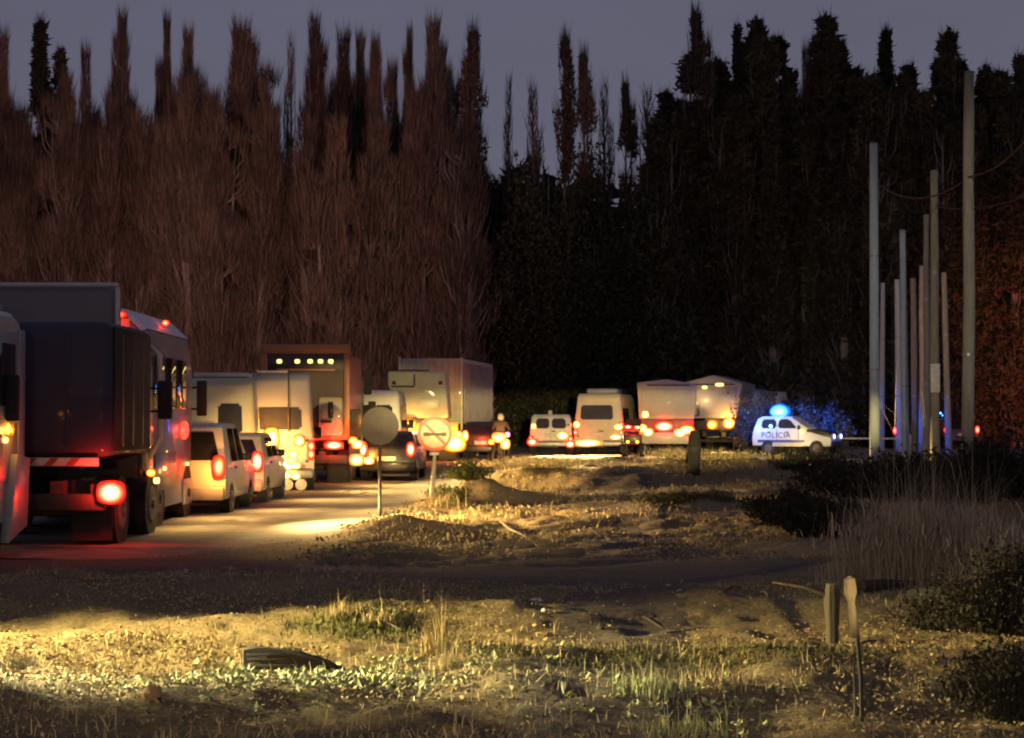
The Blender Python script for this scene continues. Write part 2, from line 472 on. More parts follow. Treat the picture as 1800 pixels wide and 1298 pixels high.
    if kind == 'broad':
        for k in range(26):
            a = rd.uniform(0, 6.28); zb = rd.uniform(0.1, 0.6) * H; q = rd.uniform(1.0, 3.4)
            e = (math.cos(a) * q, math.sin(a) * q, min(H * .97, zb + rd.uniform(2, 6)))
            tube(bm, [(0, 0, zb), (e[0] * .5, e[1] * .5, (zb + e[2]) / 2 + .3), e], [0.09, 0.05, 0.01], 4)
            m_ = 420
            c = np.array(e); P = c + rng.normal(size=(m_, 3)) * np.array([0.85, 0.85, 1.3]); P[:, 2] = np.minimum(P[:, 2], H)
            leafquads(P, 0.30, out, 0.5)
        P = np.stack([rng.normal(size=2500) * 1.5, rng.normal(size=2500) * 1.5, rng.uniform(0.3, H * 0.75, 2500)], 1)
        leafquads(P, 0.34, out, 0.5)
    V = np.concatenate(out).reshape(-1, 3)
    bmesh.ops.recalc_face_normals(bm, faces=bm.faces)
    tm = bpy.data.meshes.new('trunk'); bm.to_mesh(tm); bm.free(); tm.materials.append(M_TRUNK)
    for p in tm.polygons: p.use_smooth = True
    o = np_mesh('crown_source', V, np.arange(len(V)).reshape(-1, 3), None); cm = o.data
    bpy.data.objects.remove(o)
    return tm, cm


PROTO = {}
for kind, seeds in (('bare', (11, 12, 13, 14, 15)), ('leafy', (21, 22, 23, 24)), ('tuft', (31, 32)), ('wisp', (41, 42)), ('cone', (51,)), ('broad', (61, 62))):
    PROTO[kind] = []
    for s in seeds:
        tm, cm = poplar_meshes(kind, s); PROTO[kind].append((tm, cm))
CROWNMAT = {'bare': M_TWIG, 'leafy': M_LEAF, 'tuft': M_TWIG, 'wisp': M_TWIG2, 'cone': M_DARK, 'broad': M_DARK}
for k, lst in PROTO.items():
    for tm, cm in lst: cm.materials.append(CROWNMAT[k])
trd = random.Random(5)
tree_no = [0]


def tree(kind, px, py, d, label, group, wide=1.0, name='poplar_tree'):
    tm, cm = PROTO[kind][tree_no[0] % len(PROTO[kind])]; tree_no[0] += 1
    x = X(px, d); h = Z(py, d)
    t = thing(name, label, 'tree', (x, d, gz(x, d)), trd.uniform(0, 360), group)
    sc = h / 20.0; t.scale = (wide * trd.uniform(.92, 1.08), wide * trd.uniform(.92, 1.08), sc)
    link_mesh('trunk', tm, None, t); link_mesh('crown', cm, None, t)
    return t


GL = 'bare brown poplars behind the left half of the queue'; GR = 'dark poplars behind the right half of the queue'; GM = 'trees in the low gap of the tree line'
T_LIST = [
    ('bare', 5, 68, 101, 'bare brown poplar cut by the left edge of the photo', GL, 0.8),
    ('cone', 66, 40, 103, 'dark conifer rising out of the bare poplars above the left trucks', GL, 1.0),
    ('leafy', 102, 92, 104, 'short bushy treetop just right of the dark conifer', GL, 0.88),
    ('bare', 145, 95, 100, 'slim bare poplar with a single pointed top right of the dark conifer', GL, 0.6),
    ('bare', 218, 33, 102, 'tall bare poplar with a thick clenched top above the white coach', GL, 1.0),
    ('bare', 293, 40, 104, 'needle-thin poplar top left of the forked poplar', GL, 0.55),
    ('bare', 332, 64, 101, 'forked bare poplar with several upright fingers above the white vans', GL, 0.9),
    ('bare', 430, 50, 101, 'broad feathery bare poplar left of the orange tipper', GL, 1.25),
    ('wisp', 510, 70, 103, 'thin wispy poplar stem above the orange tipper', GL, 1.0),
    ('bare', 546, 44, 100, 'tall twin-topped bare poplar above the right edge of the orange tipper', GL, 1.1),
    ('bare', 600, 64, 102, 'bare poplar with a blunt top between the orange tipper and the grey sign', GL, 0.85),
    ('bare', 632, 70, 104, 'bare poplar standing above the gap left of the grey sign', GL, 0.8),
    ('bare', 664, 76, 101, 'slim bare poplar directly above the grey sign', GL, 0.6),
    ('bare', 695, 122, 103, 'shorter bare poplar between two taller ones above the round signs', GL, 0.7),
    ('bare', 722, 62, 102, 'dark slim bare poplar left of the tall pale-topped one', GL, 0.6),
    ('bare', 755, 42, 100, 'tall pale-topped bare poplar above the no overtaking sign', GL, 0.95),
    ('bare', 778, 84, 104, 'pointed bare poplar behind the tall pale-topped one', GL, 0.7),
    ('tuft', 832, 56, 101, 'bare-stemmed poplar with a tufted top at the right end of the left wood', GL, 1.1),
    ('wisp', 895, 140, 106, 'thin grey leafless stem alone in the sky gap', GM, 0.8),
    ('wisp', 936, 150, 106, 'thin forked leafless stem in the sky gap', GM, 1.3),
    ('tuft', 994, 66, 104, 'tall bare-stemmed poplar with a pink-brown tuft', GM, 0.95),
    ('tuft', 1026, 95, 103, 'bare-stemmed poplar with a leafy green tuft in the sky gap', GM, 0.85),
    ('wisp', 1062, 150, 105, 'grey leafless stem right of the two tufted poplars', GM, 1.2),
    ('tuft', 1100, 152, 104, 'dark tufted poplar stem above the white minibus', GM, 0.8),
    ('wisp', 1138, 165, 104, 'feathery leafless stem beside the edge of the dark wood', GM, 1.5),
    ('broad', 885, 305, 104, 'low dark tree under the thin stems in the sky gap', GM, 0.45, 'broad_tree'),
    ('broad', 965, 270, 102, 'dark rounded tree below the tufted poplars', GM, 0.55, 'broad_tree'),
    ('broad', 1018, 258, 104, 'dark tree with a flat top left of the grey stems', GM, 0.5, 'broad_tree'),
    ('leafy', 1178, 165, 103, 'stepped left shoulder of the dark wood above the pale truck', GR, 1.12),
    ('tuft', 1225, 25, 101, 'tallest poplar of the dark wood with a pale feathery top', GR, 1.1),
    ('leafy', 1215, 105, 102, 'dark dense poplar under the pale feathery top', GR, 1.50),
    ('leafy', 1262, 110, 103, 'dark poplar right of the pale feathery top', GR, 1.25),
    ('leafy', 1296, 48, 103, 'narrow dark spire left of the three-fingered poplar', GR, 0.62),
    ('leafy', 1335, 36, 101, 'dark poplar with three upright fingers at the top', GR, 1.19),
    ('leafy', 1372, 66, 102, 'dark pointed poplar right of the three-fingered one', GR, 1.06),
    ('bare', 1422, 92, 103, 'pale slim poplar left of the tallest dark spire over the police car', GR, 0.6),
    ('leafy', 1465, 30, 101, 'tall dark many-pointed poplar above the police car', GR, 1.38),
    ('leafy', 1440, 66, 103, 'dark poplar behind the many-pointed one', GR, 0.88),
    ('leafy', 1505, 122, 102, 'shorter dark poplar left of the first pale pole', GR, 1.25),
    ('cone', 1560, 56, 101, 'dense dark spear-shaped tree above the first pale pole', GR, 1.0),
    ('leafy', 1606, 120, 102, 'rounded dark poplar between the spear-shaped tree and the tallest pole', GR, 1.00),
    ('leafy', 1672, 60, 101, 'dark poplar with a tall pointed top left of the tallest pole', GR, 1.25),
    ('leafy', 1650, 104, 103, 'lower dark poplar behind the pole group', GR, 0.75),
    ('leafy', 1736, 118, 102, 'brown poplar just right of the tallest pole', GR, 0.88),
    ('leafy', 1794, 98, 101, 'dark poplar cut by the right edge of the photo', GR, 1.12),
]
for t in T_LIST:
    tree(t[0], t[1], t[2], t[3], t[4], t[5], t[6], t[7] if len(t) > 7 else 'poplar_tree')
# the lower mass of the wood: shorter trees shoulder to shoulder
for k in range(26):
    px = -30 + k * 35 + trd.uniform(-14, 14)
    if px > 850: break
    tree('bare', px, trd.uniform(140, 230), 97 + trd.uniform(0, 3) + (6 if k % 2 else 0), 'low bare brown poplar packed into the wood behind the left trucks', GL + ', lower ranks', 1.15)
for k in range(22):
    px = 1165 + k * 31 + trd.uniform(-9, 9)
    tree('leafy', px, trd.uniform(130, 240), 98 + trd.uniform(0, 3) + (6 if k % 2 else 0), 'low dark poplar packed into the wood behind the police car and poles', GR + ', lower ranks', 1.15)
for k, (px, py) in enumerate([(868, 400), (905, 420), (940, 390), (1000, 380), (1045, 420), (1085, 400), (1120, 370), (1150, 330)]):
    tree('broad', px, py, 99 + trd.uniform(0, 4), 'low dark thicket tree at the foot of the sky gap', GM + ', lower ranks', 0.55, 'broad_tree')
# far dark wood closing the view behind the stems
rng = np.random.default_rng(3)
n = 60000
tx = rng.uniform(-75, 75, n); ty = rng.uniform(116, 126, n)
top = 11.5 + 5 * vnoise(tx * 0.25, ty * 0.1, 8) + 3 * vnoise(tx * 0.9, ty * 0.3, 9)
P = np.stack([tx, ty, top * rng.random(n) ** 0.8], 1); out = []
leafquads(P, 0.75, out, 0.8)
tag(flush('far_wood', out, M_DARK), kind='stuff')

# ------------------------------------------------------------------ vehicle materials
def paint(name, col, dirt=(0.16, 0.13, 0.09), rough=0.42):
    return mat(name, col, rough, 0.0, scale=1.3, col2=tuple(c * 0.72 + d * 0.28 for c, d in zip(col, dirt)), coat=0.15)


P_WHITE = paint('white_paint', (0.55, 0.54, 0.51)); P_SILVER = paint('silver_paint', (0.30, 0.31, 0.34)); P_LILAC = paint('pale_grey_paint', (0.27, 0.26, 0.31))
P_CREAM = paint('cream_paint', (0.50, 0.47, 0.34)); P_ORANGE = paint('orange_paint', (0.36, 0.13, 0.04)); P_DARK = paint('dark_paint', (0.016, 0.015, 0.019), dirt=(0.03, 0.025, 0.02))
P_RED = paint('red_paint', (0.32, 0.03, 0.03)); P_POLICE = paint('pale_blue_white_paint', (0.62, 0.66, 0.72)); P_PURPLE = paint('dark_blue_tarpaulin', (0.030, 0.026, 0.060), dirt=(0.05, 0.04, 0.05), rough=0.75)
M_MATTBLACK = mat('matt_black', (0.012, 0.011, 0.014), 0.9, var=0.4)
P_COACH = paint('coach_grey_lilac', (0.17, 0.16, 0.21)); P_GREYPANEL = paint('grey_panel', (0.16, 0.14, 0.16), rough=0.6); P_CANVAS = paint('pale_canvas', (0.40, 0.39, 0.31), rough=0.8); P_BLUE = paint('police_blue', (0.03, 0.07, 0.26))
M_GLASS = mat('dark_glass', (0.03, 0.03, 0.033), 0.08, var=0.3, coat=0.5)
M_RUB = mat('black_rubber', (0.025, 0.024, 0.024), 0.85, var=0.4)
M_STEEL = mat('dull_steel', (0.30, 0.30, 0.31), 0.45, 0.6)
M_RIM = mat('dusty_rim', (0.10, 0.095, 0.09), 0.6)
M_CHASSIS = mat('dark_chassis', (0.05, 0.042, 0.038), 0.8, var=0.4)
M_PLATE = mat('plate_white', (0.62, 0.60, 0.52), 0.5)
M_REDSTRIPE = mat('red_reflective', (0.5, 0.04, 0.03), 0.4)
M_GALV = mat('galvanised_post', (0.36, 0.35, 0.30), 0.55, 0.3, scale=9)
L_RED = glowmat('red_tail_lens', (1.0, 0.035, 0.012), 14); L_REDHOT = glowmat('red_brake_lens', (1.0, 0.09, 0.04), 28); L_REDDIM = glowmat('red_marker_lens', (1.0, 0.03, 0.015), 4)
L_AMB = glowmat('amber_lens', (1.0, 0.30, 0.03), 14); L_AMBHOT = glowmat('amber_flasher_lens', (1.0, 0.42, 0.06), 40); L_MARK = glowmat('yellow_marker_lens', (1.0, 0.62, 0.16), 3)
L_WHITE = glowmat('white_reverse_lens', (1.0, 0.80, 0.45), 16); L_BLUE = glowmat('blue_beacon_lens', (0.03, 0.24, 1.0), 60); L_HEAD = glowmat('white_headlamp_lens', (0.82, 0.88, 1.0), 25)
CRED = (1.0, 0.03, 0.015); CAMB = (1.0, 0.36, 0.05); CWARM = (1.0, 0.62, 0.20); CBLUE = (0.012, 0.09, 1.0)
YARD = []


def wheel(p, x, y, r=0.33, w=0.22, z=None):
    z = r if z is None else z
    o = obj('wheel', cyl(B(), (-w / 2, 0, 0), (w / 2, 0, 0), r, r, 16), M_RUB, p); o.location = (x, y, z)
    s = 1 if x > 0 else -1
    bm = cyl(B(), (s * w / 2 - s * 0.02, 0, 0), (s * w / 2 + s * 0.015, 0, 0), r * 0.6, r * 0.5, 12); cyl(bm, (s * w / 2, 0, 0), (s * w / 2 + s * 0.05, 0, 0), r * 0.18, r * 0.14, 8)
    obj('rim', bm, M_RIM, o)
    return o


def lensmat(name, col, hot, rim, side=False):
    """lens whose emission is strongest over the bulb in its middle and falls off to the coloured rim"""
    m = bpy.data.materials.new(name); m.use_nodes = True; n = m.node_tree.nodes; l = m.node_tree.links; b = n['Principled BSDF']
    b.inputs['Base Color'].default_value = lin([0.4 * c for c in col]); b.inputs['Emission Color'].default_value = lin(col)
    tc = n.new('ShaderNodeTexCoord'); mp = n.new('ShaderNodeMapping'); mp.inputs['Location'].default_value = (0, -1, -1) if side else (-1, 0, -1); mp.inputs['Scale'].default_value = (0, 2, 2) if side else (2, 0, 2)
    ln = n.new('ShaderNodeVectorMath'); ln.operation = 'LENGTH'
    mr = n.new('ShaderNodeMapRange'); mr.inputs['From Min'].default_value = 1.0; mr.inputs['From Max'].default_value = 0.25
    pw = n.new('ShaderNodeMath'); pw.operation = 'POWER'; pw.inputs[1].default_value = 2.4
    m2 = n.new('ShaderNodeMapRange'); m2.inputs['To Min'].default_value = rim; m2.inputs['To Max'].default_value = hot
    l.new(tc.outputs['Generated'], mp.inputs[0]); l.new(mp.outputs[0], ln.inputs[0]); l.new(ln.outputs['Value'], mr.inputs['Value'])
    l.new(mr.outputs[0], pw.inputs[0]); l.new(pw.outputs[0], m2.inputs['Value']); l.new(m2.outputs[0], b.inputs['Emission Strength'])
    return m


LENS = {L_RED: lensmat('red_lens', (1.0, 0.03, 0.012), 42, 0.25), L_REDHOT: lensmat('red_lens_bright', (1.0, 0.035, 0.015), 100, 0.25), L_AMB: lensmat('orange_lens', (1.0, 0.22, 0.015), 34, 0.25),
        L_AMBHOT: lensmat('orange_lens_bright', (1.0, 0.26, 0.025), 75, 0.25), L_WHITE: lensmat('warm_lens', (1.0, 0.56, 0.15), 12, 0.35), L_BLUE: lensmat('blue_lens', (0.02, 0.16, 1.0), 45, 0.9), L_HEAD: lensmat('cool_lens', (0.35, 0.4, 1.0), 30, 0.5)}


def lens(p, x, z, sx, sz, m, y=-0.035, name='tail_light', sy=0.05):
    k = 1.4 if m in LENS else 1.0
    bm = ell(B(), (0, 0, 0), (1, 1, 1), 16, 10)
    for v in bm.verts:                      # rounded-rectangle lens
        q = max(abs(v.co.x), abs(v.co.z)); r_ = math.hypot(v.co.x, v.co.z); f = 1 if q < 1e-4 else 1 + 0.55 * (r_ / q - 1)
        v.co = Vector((v.co.x * f * sx * k, v.co.y * sy, v.co.z * f * sz * k))
    o = obj(name, bm, LENS.get(m, m), p); o.location = (x, y, z)
    return o


def glow(p, x, y, z, col, w, r=0.05):
    if y < 0 and col in (CRED, CAMB):      # a tail lamp washing back over the panel it sits on
        return light('lamp_or_fill', (x, y - 0.12, z), (x, y + 1.0, z), col, w * 3.2, 150, blend=0.6, parent=p, radius=r)
    return light('lamp_or_fill', (x, y, z), None, col, w, kind='POINT', parent=p, radius=r)


def beam(p, loc, tgt, col, w, size=80, scale=(1, 1, 1), blend=0.7):
    return light('lamp_or_fill', loc, tgt, col, w, size, scale, blend, parent=p)


def flood(p, loc, tgt, w, size=110, sy=0.13, col=None):  # unseen wide spot added to light the ground around a vehicle
    return light('lamp_or_fill', loc, tgt, col or CWARM, w, size, (1, sy, 1), 0.7, parent=p)


def road_fill(p, x, y, z, w):
    """unseen spot added beside a waiting vehicle to brighten the road strip"""
    return light('lamp_or_fill', (x, y, z), (x + 0.7, y - 0.4, 0), CWARM, w * 2.6, 138, blend=1.0, parent=p)


def pbox(p, name, m, *a, **k):
    return obj(name, box(B(), *a, **k), m, p)


def mirror(p, x, y, z, s=1, w=0.18, h=0.36):
    bm = box(B(), x, x + s * w, y - 0.06, y + 0.06, z - h / 2, z + h / 2, 0.03)
    cyl(bm, (x - s * 0.12, y + 0.06, z + h * 0.3), (x + s * 0.05, y, z + h * 0.3), 0.02, None, 6)
    cyl(bm, (x - s * 0.12, y + 0.06, z - h * 0.3), (x + s * 0.05, y, z - h * 0.3), 0.02, None, 6)
    return obj('mirror', bm, M_RUB, p)


def place(name, label, cat, xx, d, yaw, group='vehicles queueing on the road', z=None):
    return thing(name, label, cat, (xx, d, gz(xx, d) + 0.03 if z is None else z), yaw, group)


def seam(p, x, y, z0, z1, w=0.012):
    """a door gap: thin dark rubber strip standing 2 mm proud"""
    return pbox(p, 'door_seal', M_RUB, x - w / 2, x + w / 2, y - 0.004, y + 0.01, z0, z1)


# local frame of every vehicle: origin on the ground under the middle of its rear, +y forward, +x to its right
def hatchback(name, label, xx, d, yaw, body, W_=1.7, Ln=3.9, H=1.6, lampm=None, z=None):
    t = place(name, label, 'car', xx, d, yaw, z=z); h = W_ / 2
    p = [(0.05, 0.32), (0.0, 0.55), (0.06, 0.95), (0.42, H - 0.06), (0.7, H), (1.9, H), (2.75, 1.02), (3.7, 0.86), (Ln, 0.62), (Ln - 0.05, 0.3)]
    obj('body', prof(B(), p, -h, h, (0.95, H, 0.17), 0.05), body, t)
    a = math.atan2(H - 0.06 - 0.95, 0.36)
    bm = B(); vs = []
    for (x_, u) in ((-.86, .12), (.86, .12), (.76, .86), (-.76, .86)):
        vs.append(bm.verts.new((x_ * h * (1 - 0.17 * u), 0.06 + 0.36 * u - 0.016, 0.95 + (H - 1.01) * u)))
    f = bm.faces.new(vs); bmesh.ops.solidify(bm, geom=[f], thickness=0.02)
    obj('rear_window', bm, M_GLASS, t)
    for s in (1, -1):
        for (y0, y1) in ((0.75, 1.45), (1.52, 2.35)):
            bm = B(); vs = []
            for (yy, zz) in ((y0, 1.0), (y1, 1.0), (y1 - (0.32 if y1 > 2 else 0), H - 0.1), (y0 + 0.05, H - 0.1)):
                k = 1 - 0.17 * (zz - 0.95) / (H - 0.95); vs.append(bm.verts.new((s * (h * k + 0.006), yy, zz)))
            f = bm.faces.new(vs); bmesh.ops.solidify(bm, geom=[f], thickness=0.012)
            obj('side_window', bm, M_GLASS, t)
        lens(t, s * (h - 0.13), 0.92, 0.09, 0.16, L_RED if lampm is None else lampm)
        pbox(t, 'door_handle', M_RUB, s * h - 0.012, s * h + 0.02, 1.1, 1.25, 0.86, 0.9, r=0.008)
        wheel(t, s * (h - 0.1), 0.72, 0.3, 0.2); wheel(t, s * (h - 0.1), 3.15, 0.3, 0.2)
    pbox(t, 'bumper', body, -h + 0.03, h - 0.03, -0.09, 0.12, 0.3, 0.56, r=0.05)
    pbox(t, 'number_plate', M_PLATE, -0.26, 0.26, -0.105, -0.09, 0.6, 0.72, r=0.004)
    mirror(t, h, 2.35, 1.06, 1, 0.14, 0.15)
    return t


def van(name, label, xx, d, yaw, body, W_=1.95, Ln=5.0, H=2.5, windows=1, lamps=L_RED, lz=(0.95, 1.15), cat='van', z=None, wz=(1.35, 2.05), wx=None, sidewin=True):
    t = place(name, label, cat, xx, d, yaw, z=z); h = W_ / 2
    p = [(0.03, 0.35), (0.0, 0.6), (0.0, 1.1), (0.09, H - 0.14), (0.25, H), (Ln - 1.6, H), (Ln - 1.1, H - 0.12), (Ln - 0.75, 1.35), (Ln - 0.12, 1.05), (Ln, 0.75), (Ln - 0.03, 0.32)]
    obj('body', prof(B(), p, -h, h, (1.1, H, 0.13), 0.09, 3), body, t)
    k = (H - 0.14 - 1.1) / 0.09
    wx = wx or ([(-0.68, 0.68)] if windows == 1 else [(-0.72, -0.05), (0.05, 0.72)])
    for (a, b) in wx:
        bm = B(); vs = []
        for (u, zz) in ((a, wz[0]), (b, wz[0]), (b, wz[1]), (a, wz[1])):
            q = 1 - 0.13 * (zz - 1.1) / (H - 1.1)
            vs.append(bm.verts.new((u * h * q, (zz - 1.1) / k - 0.014, zz)))
        f = bm.faces.new(vs); bmesh.ops.bevel(bm, geom=list(f.verts), offset=0.06, segments=3, affect='VERTICES')
        bmesh.ops.solidify(bm, geom=bm.faces[:], thickness=0.018)
        obj('rear_window', bm, M_GLASS, t)
    seam(t, 0, 0, 0.62, 1.1)
    pbox(t, 'door_handle', M_RUB, 0.04, 0.2, -0.03, 0.0, 0.98, 1.03, r=0.008)
    if sidewin:
        for (y0, y1) in ((0.5, 1.6), (1.7, 2.8), (Ln - 1.75, Ln - 0.95)):
            bm = B(); vs = []
            for (yy, zz) in ((y0, 1.35), (y1, 1.35), (y1 - (0.3 if y1 > Ln - 1.2 else 0), min(2.0, H - 0.3)), (y0, min(2.0, H - 0.3))):
                q = 1 - 0.13 * (zz - 1.1) / (H - 1.1); vs.append(bm.verts.new((h * q + 0.006, yy, zz)))
            f = bm.faces.new(vs); bmesh.ops.solidify(bm, geom=[f], thickness=0.012); obj('side_window', bm, M_GLASS, t)
    for s in (1, -1):
        for q in lz:
            lens(t, s * (h - 0.07), q, 0.07, 0.1, lamps)
        wheel(t, s * (h - 0.12), 0.9, 0.33, 0.22); wheel(t, s * (h - 0.12), Ln - 0.95, 0.33, 0.22)
    for s in (1, -1):
        for q in (0.75, 1.25): pbox(t, 'hinge', M_CHASSIS, s * (h - 0.17) - 0.04, s * (h - 0.17) + 0.04, -0.02, 0.01 + 0.02 * (q > 1), q, q + 0.07, r=0.006)
        pbox(t, 'reflector', M_REDSTRIPE, s * (h - 0.3) - 0.09, s * (h - 0.3) + 0.09, -0.016, 0.004, 0.64, 0.69, r=0.004)
    pbox(t, 'trim_strip', M_RUB, -h + 0.06, h - 0.06, -0.014, 0.004, 0.585, 0.61)
    pbox(t, 'rear_step', M_CHASSIS, -0.35, 0.35, -0.2, -0.1, 0.3, 0.37, r=0.01)
    pbox(t, 'bumper', M_STEEL, -h + 0.02, h - 0.02, -0.12, 0.1, 0.36, 0.58, r=0.05)
    pbox(t, 'number_plate', M_PLATE, -0.26, 0.26, -0.03, -0.012, 0.8, 0.92, r=0.004)
    mirror(t, h, Ln - 1.15, 1.45, 1, 0.18, 0.3)
    return t


def truck_base(t, h, Ln, axles, top=1.0, r=0.5):
    bm = box(B(), -h * 0.45, -h * 0.3, 0.1, Ln, 0.7, 0.95); box(bm, h * 0.3, h * 0.45, 0.1, Ln, 0.7, 0.95)
    for y in axles: cyl(bm, (-h * .8, y, r), (h * .8, y, r), 0.08, None, 8)
    obj('chassis', bm, M_CHASSIS, t)
    for y in axles:
        for s in (1, -1): wheel(t, s * (h - 0.2), y, r, 0.34)


def cab(t, h, y0, y1, H, m, z0=0.6):
    o = obj('cab', prof(B(), [(y0, z0), (y0, H - 0.1), (y0 + 0.2, H), (y1 - 0.45, H), (y1 - 0.1, H * 0.58), (y1, H * 0.5), (y1, z0)], -h, h, None, 0.08, 3), m, t)
    pbox(t, 'side_window', M_GLASS, h - 0.01, h + 0.012, (y0 + y1) / 2 - 0.3, y1 - 0.35, H * 0.58, H * 0.85, r=0.01)
    mirror(t, h + 0.12, y1 - 0.35, H * 0.68, 1, 0.22, 0.65)
    return o


# ---- 1 white truck cab cut by the left edge
t = place('white_truck', 'white truck cut by the left edge beside the dark blue cargo truck', 'truck', -7.62, 18.2, 0, z=-0.2)
obj('cab', prof(B(), [(0, 0.55), (0, 3.05), (0.15, 3.16), (5.2, 3.16), (5.6, 3.05), (5.75, 1.9), (5.78, 0.45), (4.0, 0.45)], -1.2, 1.2, None, 0.09, 3), P_WHITE, t)
pbox(t, 'roof_fairing', P_LILAC, -1.0, 1.0, 3.4, 5.5, 3.15, 3.3, r=0.06)
pbox(t, 'door', P_SILVER, 1.19, 1.216, 4.3, 5.35, 1.0, 2.9, r=0.012)
pbox(t, 'side_window', M_GLASS, 1.205, 1.226, 4.4, 5.25, 1.95, 2.75, r=0.01)
pbox(t, 'corner_panel', P_LILAC, 1.195, 1.225, 5.42, 5.72, 0.6, 2.95, r=0.01)
pbox(t, 'door_handle', M_RUB, 1.215, 1.25, 4.4, 4.55, 1.55, 1.6, r=0.008)
bm = prof(B(), [(4.75, 0.22), (5.6, 0.4), (5.72, 1.28), (5.1, 1.34)], 1.17, 1.30, None, 0.02); obj('step_panel', bm, P_SILVER, t)
mirror(t, 1.22, 4.85, 2.05, 1, 0.16, 0.6)
o = lens(t, 1.23, 1.66, 0.04, 0.07, L_AMB, 4.95, 'marker_light', 0.08)
o = lens(t, 1.24, 1.52, 0.03, 0.04, L_MARK, 4.75, 'marker_light', 0.06)
glow(t, 1.36, 4.95, 1.62, CAMB, 6)
for s in (1, -1):
    wheel(t, s * 1.02, 1.2, 0.5, 0.32); wheel(t, s * 1.02, 4.4, 0.5, 0.32)

# ---- 2 dark cargo truck
t = place('cargo_truck', 'dark blue tarpaulin cargo truck with one blazing red tail light', 'truck', -6.72, 25.0, 0, z=-0.22)
obj('cargo_body', box(B(), -1.22, 1.22, 0, 2.75, 1.28, 3.16, 0.16, 3), P_PURPLE, t)
for x in (-0.62, 0.0, 0.62):
    pbox(t, 'rear_rib', P_PURPLE, x - 0.03, x + 0.03, -0.018, 0.02, 1.42, 3.0, r=0.006)
for y in (0.7, 1.4, 2.1):
    pbox(t, 'side_rib', P_DARK, 1.2, 1.235, y - 0.03, y + 0.03, 1.42, 3.0, r=0.006)
truck_base(t, 1.2, 3.7, (0.95, 3.1))
pbox(t, 'side_shade_sheet', M_MATTBLACK, 1.215, 1.232, 0.12, 2.62, 1.36, 3.08, r=0.005)  # black sheet added over the side so it reads as unlit
obj('cab', prof(B(), [(2.8, 0.7), (2.8, 2.9), (2.95, 3.1), (3.45, 3.05), (3.72, 1.9), (3.76, 0.6)], -1.15, 1.08, None, 0.1, 3), P_DARK, t)
pbox(t, 'wind_deflector', P_GREYPANEL, -1.72, 0.62, 3.02, 3.5, 2.9, 3.86, r=0.12, seg=3)
bm = box(B(), -1.77, 0.66, 2.98, 3.04, 3.84, 3.905, 0.02); box(bm, 0.61, 0.675, 2.98, 3.04, 2.95, 3.838, 0.02)
obj('white_trim', bm, P_WHITE, t)
bm = tube(B(), [(1.05, 3.4, 2.95), (1.22, 3.38, 2.8), (1.24, 3.38, 1.5), (1.05, 3.4, 1.2)], 0.05, 8); obj('mirror_arm', bm, P_WHITE, t)
mirror(t, 1.22, 3.3, 2.1, 1, 0.22, 0.6)
bm = box(B(), -1.05, 1.05, -0.02, 0.03, 1.16, 1.275, 0.01); obj('striped_board', bm, M_PLATE, t)
for x in (-0.9, -0.6, -0.3, 0.0, 0.3, 0.6):
    bm = prof(B(), [(-0.028, 1.165), (-0.028, 1.27), (-0.021, 1.27), (-0.021, 1.165)], 0, 0.11)
    for v in bm.verts: v.co.x += x + (v.co.z - 1.165) * 0.9
    obj('red_stripe', bm, M_REDSTRIPE, t)
pbox(t, 'document_plate', M_PLATE, -0.5, -0.36, -0.03, -0.01, 1.5, 1.82, r=0.01)
pbox(t, 'bumper', M_CHASSIS, -1.15, 1.15, -0.08, 0.06, 0.55, 0.78, r=0.03)
bm = box(B(), -1.18, -0.62, 0.28, 0.31, 0.12, 0.95, 0.005); obj('mud_flap', bm, M_RUB, t)
bm = box(B(), 0.62, 1.18, 0.28, 0.31, 0.12, 0.95, 0.005); obj('mud_flap', bm, M_RUB, t)
lens(t, 1.25, 0.80, 0.15, 0.12, L_REDHOT, -0.12, 'tail_light', 0.06); lens(t, -1.05, 0.80, 0.1, 0.08, M_REDSTRIPE, -0.1)
lens(t, -0.36, 0.35, 0.12, 0.04, L_MARK, -0.06, 'plate_light')
pbox(t, 'lamp_bracket', M_CHASSIS, 0.95, 1.32, -0.06, 0.02, 0.68, 0.92, r=0.02)
glow(t, 1.25, -0.22, 0.86, CRED, 34)
glow(t, 1.5, 0.6, 0.55, CRED, 8)
lens(t, 1.2, 0.98, 0.06, 0.05, L_AMB, 2.9, 'marker_light'); lens(t, 1.27, 0.86, 0.05, 0.05, L_MARK, 2.95, 'marker_light')

# ---- 3 white coach
t = place('coach', 'white coach with arched roof and red roof lights beyond the cargo truck', 'coach', -7.02, 28.9, 0.8, z=-0.24)
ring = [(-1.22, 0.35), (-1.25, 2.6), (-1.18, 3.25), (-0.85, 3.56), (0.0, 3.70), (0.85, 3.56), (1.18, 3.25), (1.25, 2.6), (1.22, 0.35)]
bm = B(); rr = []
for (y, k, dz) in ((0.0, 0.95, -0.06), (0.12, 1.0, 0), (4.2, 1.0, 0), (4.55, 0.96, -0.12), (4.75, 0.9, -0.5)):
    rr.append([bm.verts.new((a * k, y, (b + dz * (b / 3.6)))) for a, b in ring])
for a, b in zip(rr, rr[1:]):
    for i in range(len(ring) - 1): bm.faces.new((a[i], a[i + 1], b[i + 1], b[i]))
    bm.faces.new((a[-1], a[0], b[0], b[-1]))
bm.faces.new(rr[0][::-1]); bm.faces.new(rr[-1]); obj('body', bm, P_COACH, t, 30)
bm = B(); q0 = [[bm.verts.new((x_ * k_ * 1.012, y_, z_ + dz_ * (z_ / 3.6) + 0.018)) for x_, z_ in ring[2:7]] for (y_, k_, dz_) in ((-0.01, 0.95, -0.06), (0.12, 1.0, 0), (4.2, 1.0, 0), (4.55, 0.96, -0.12))]
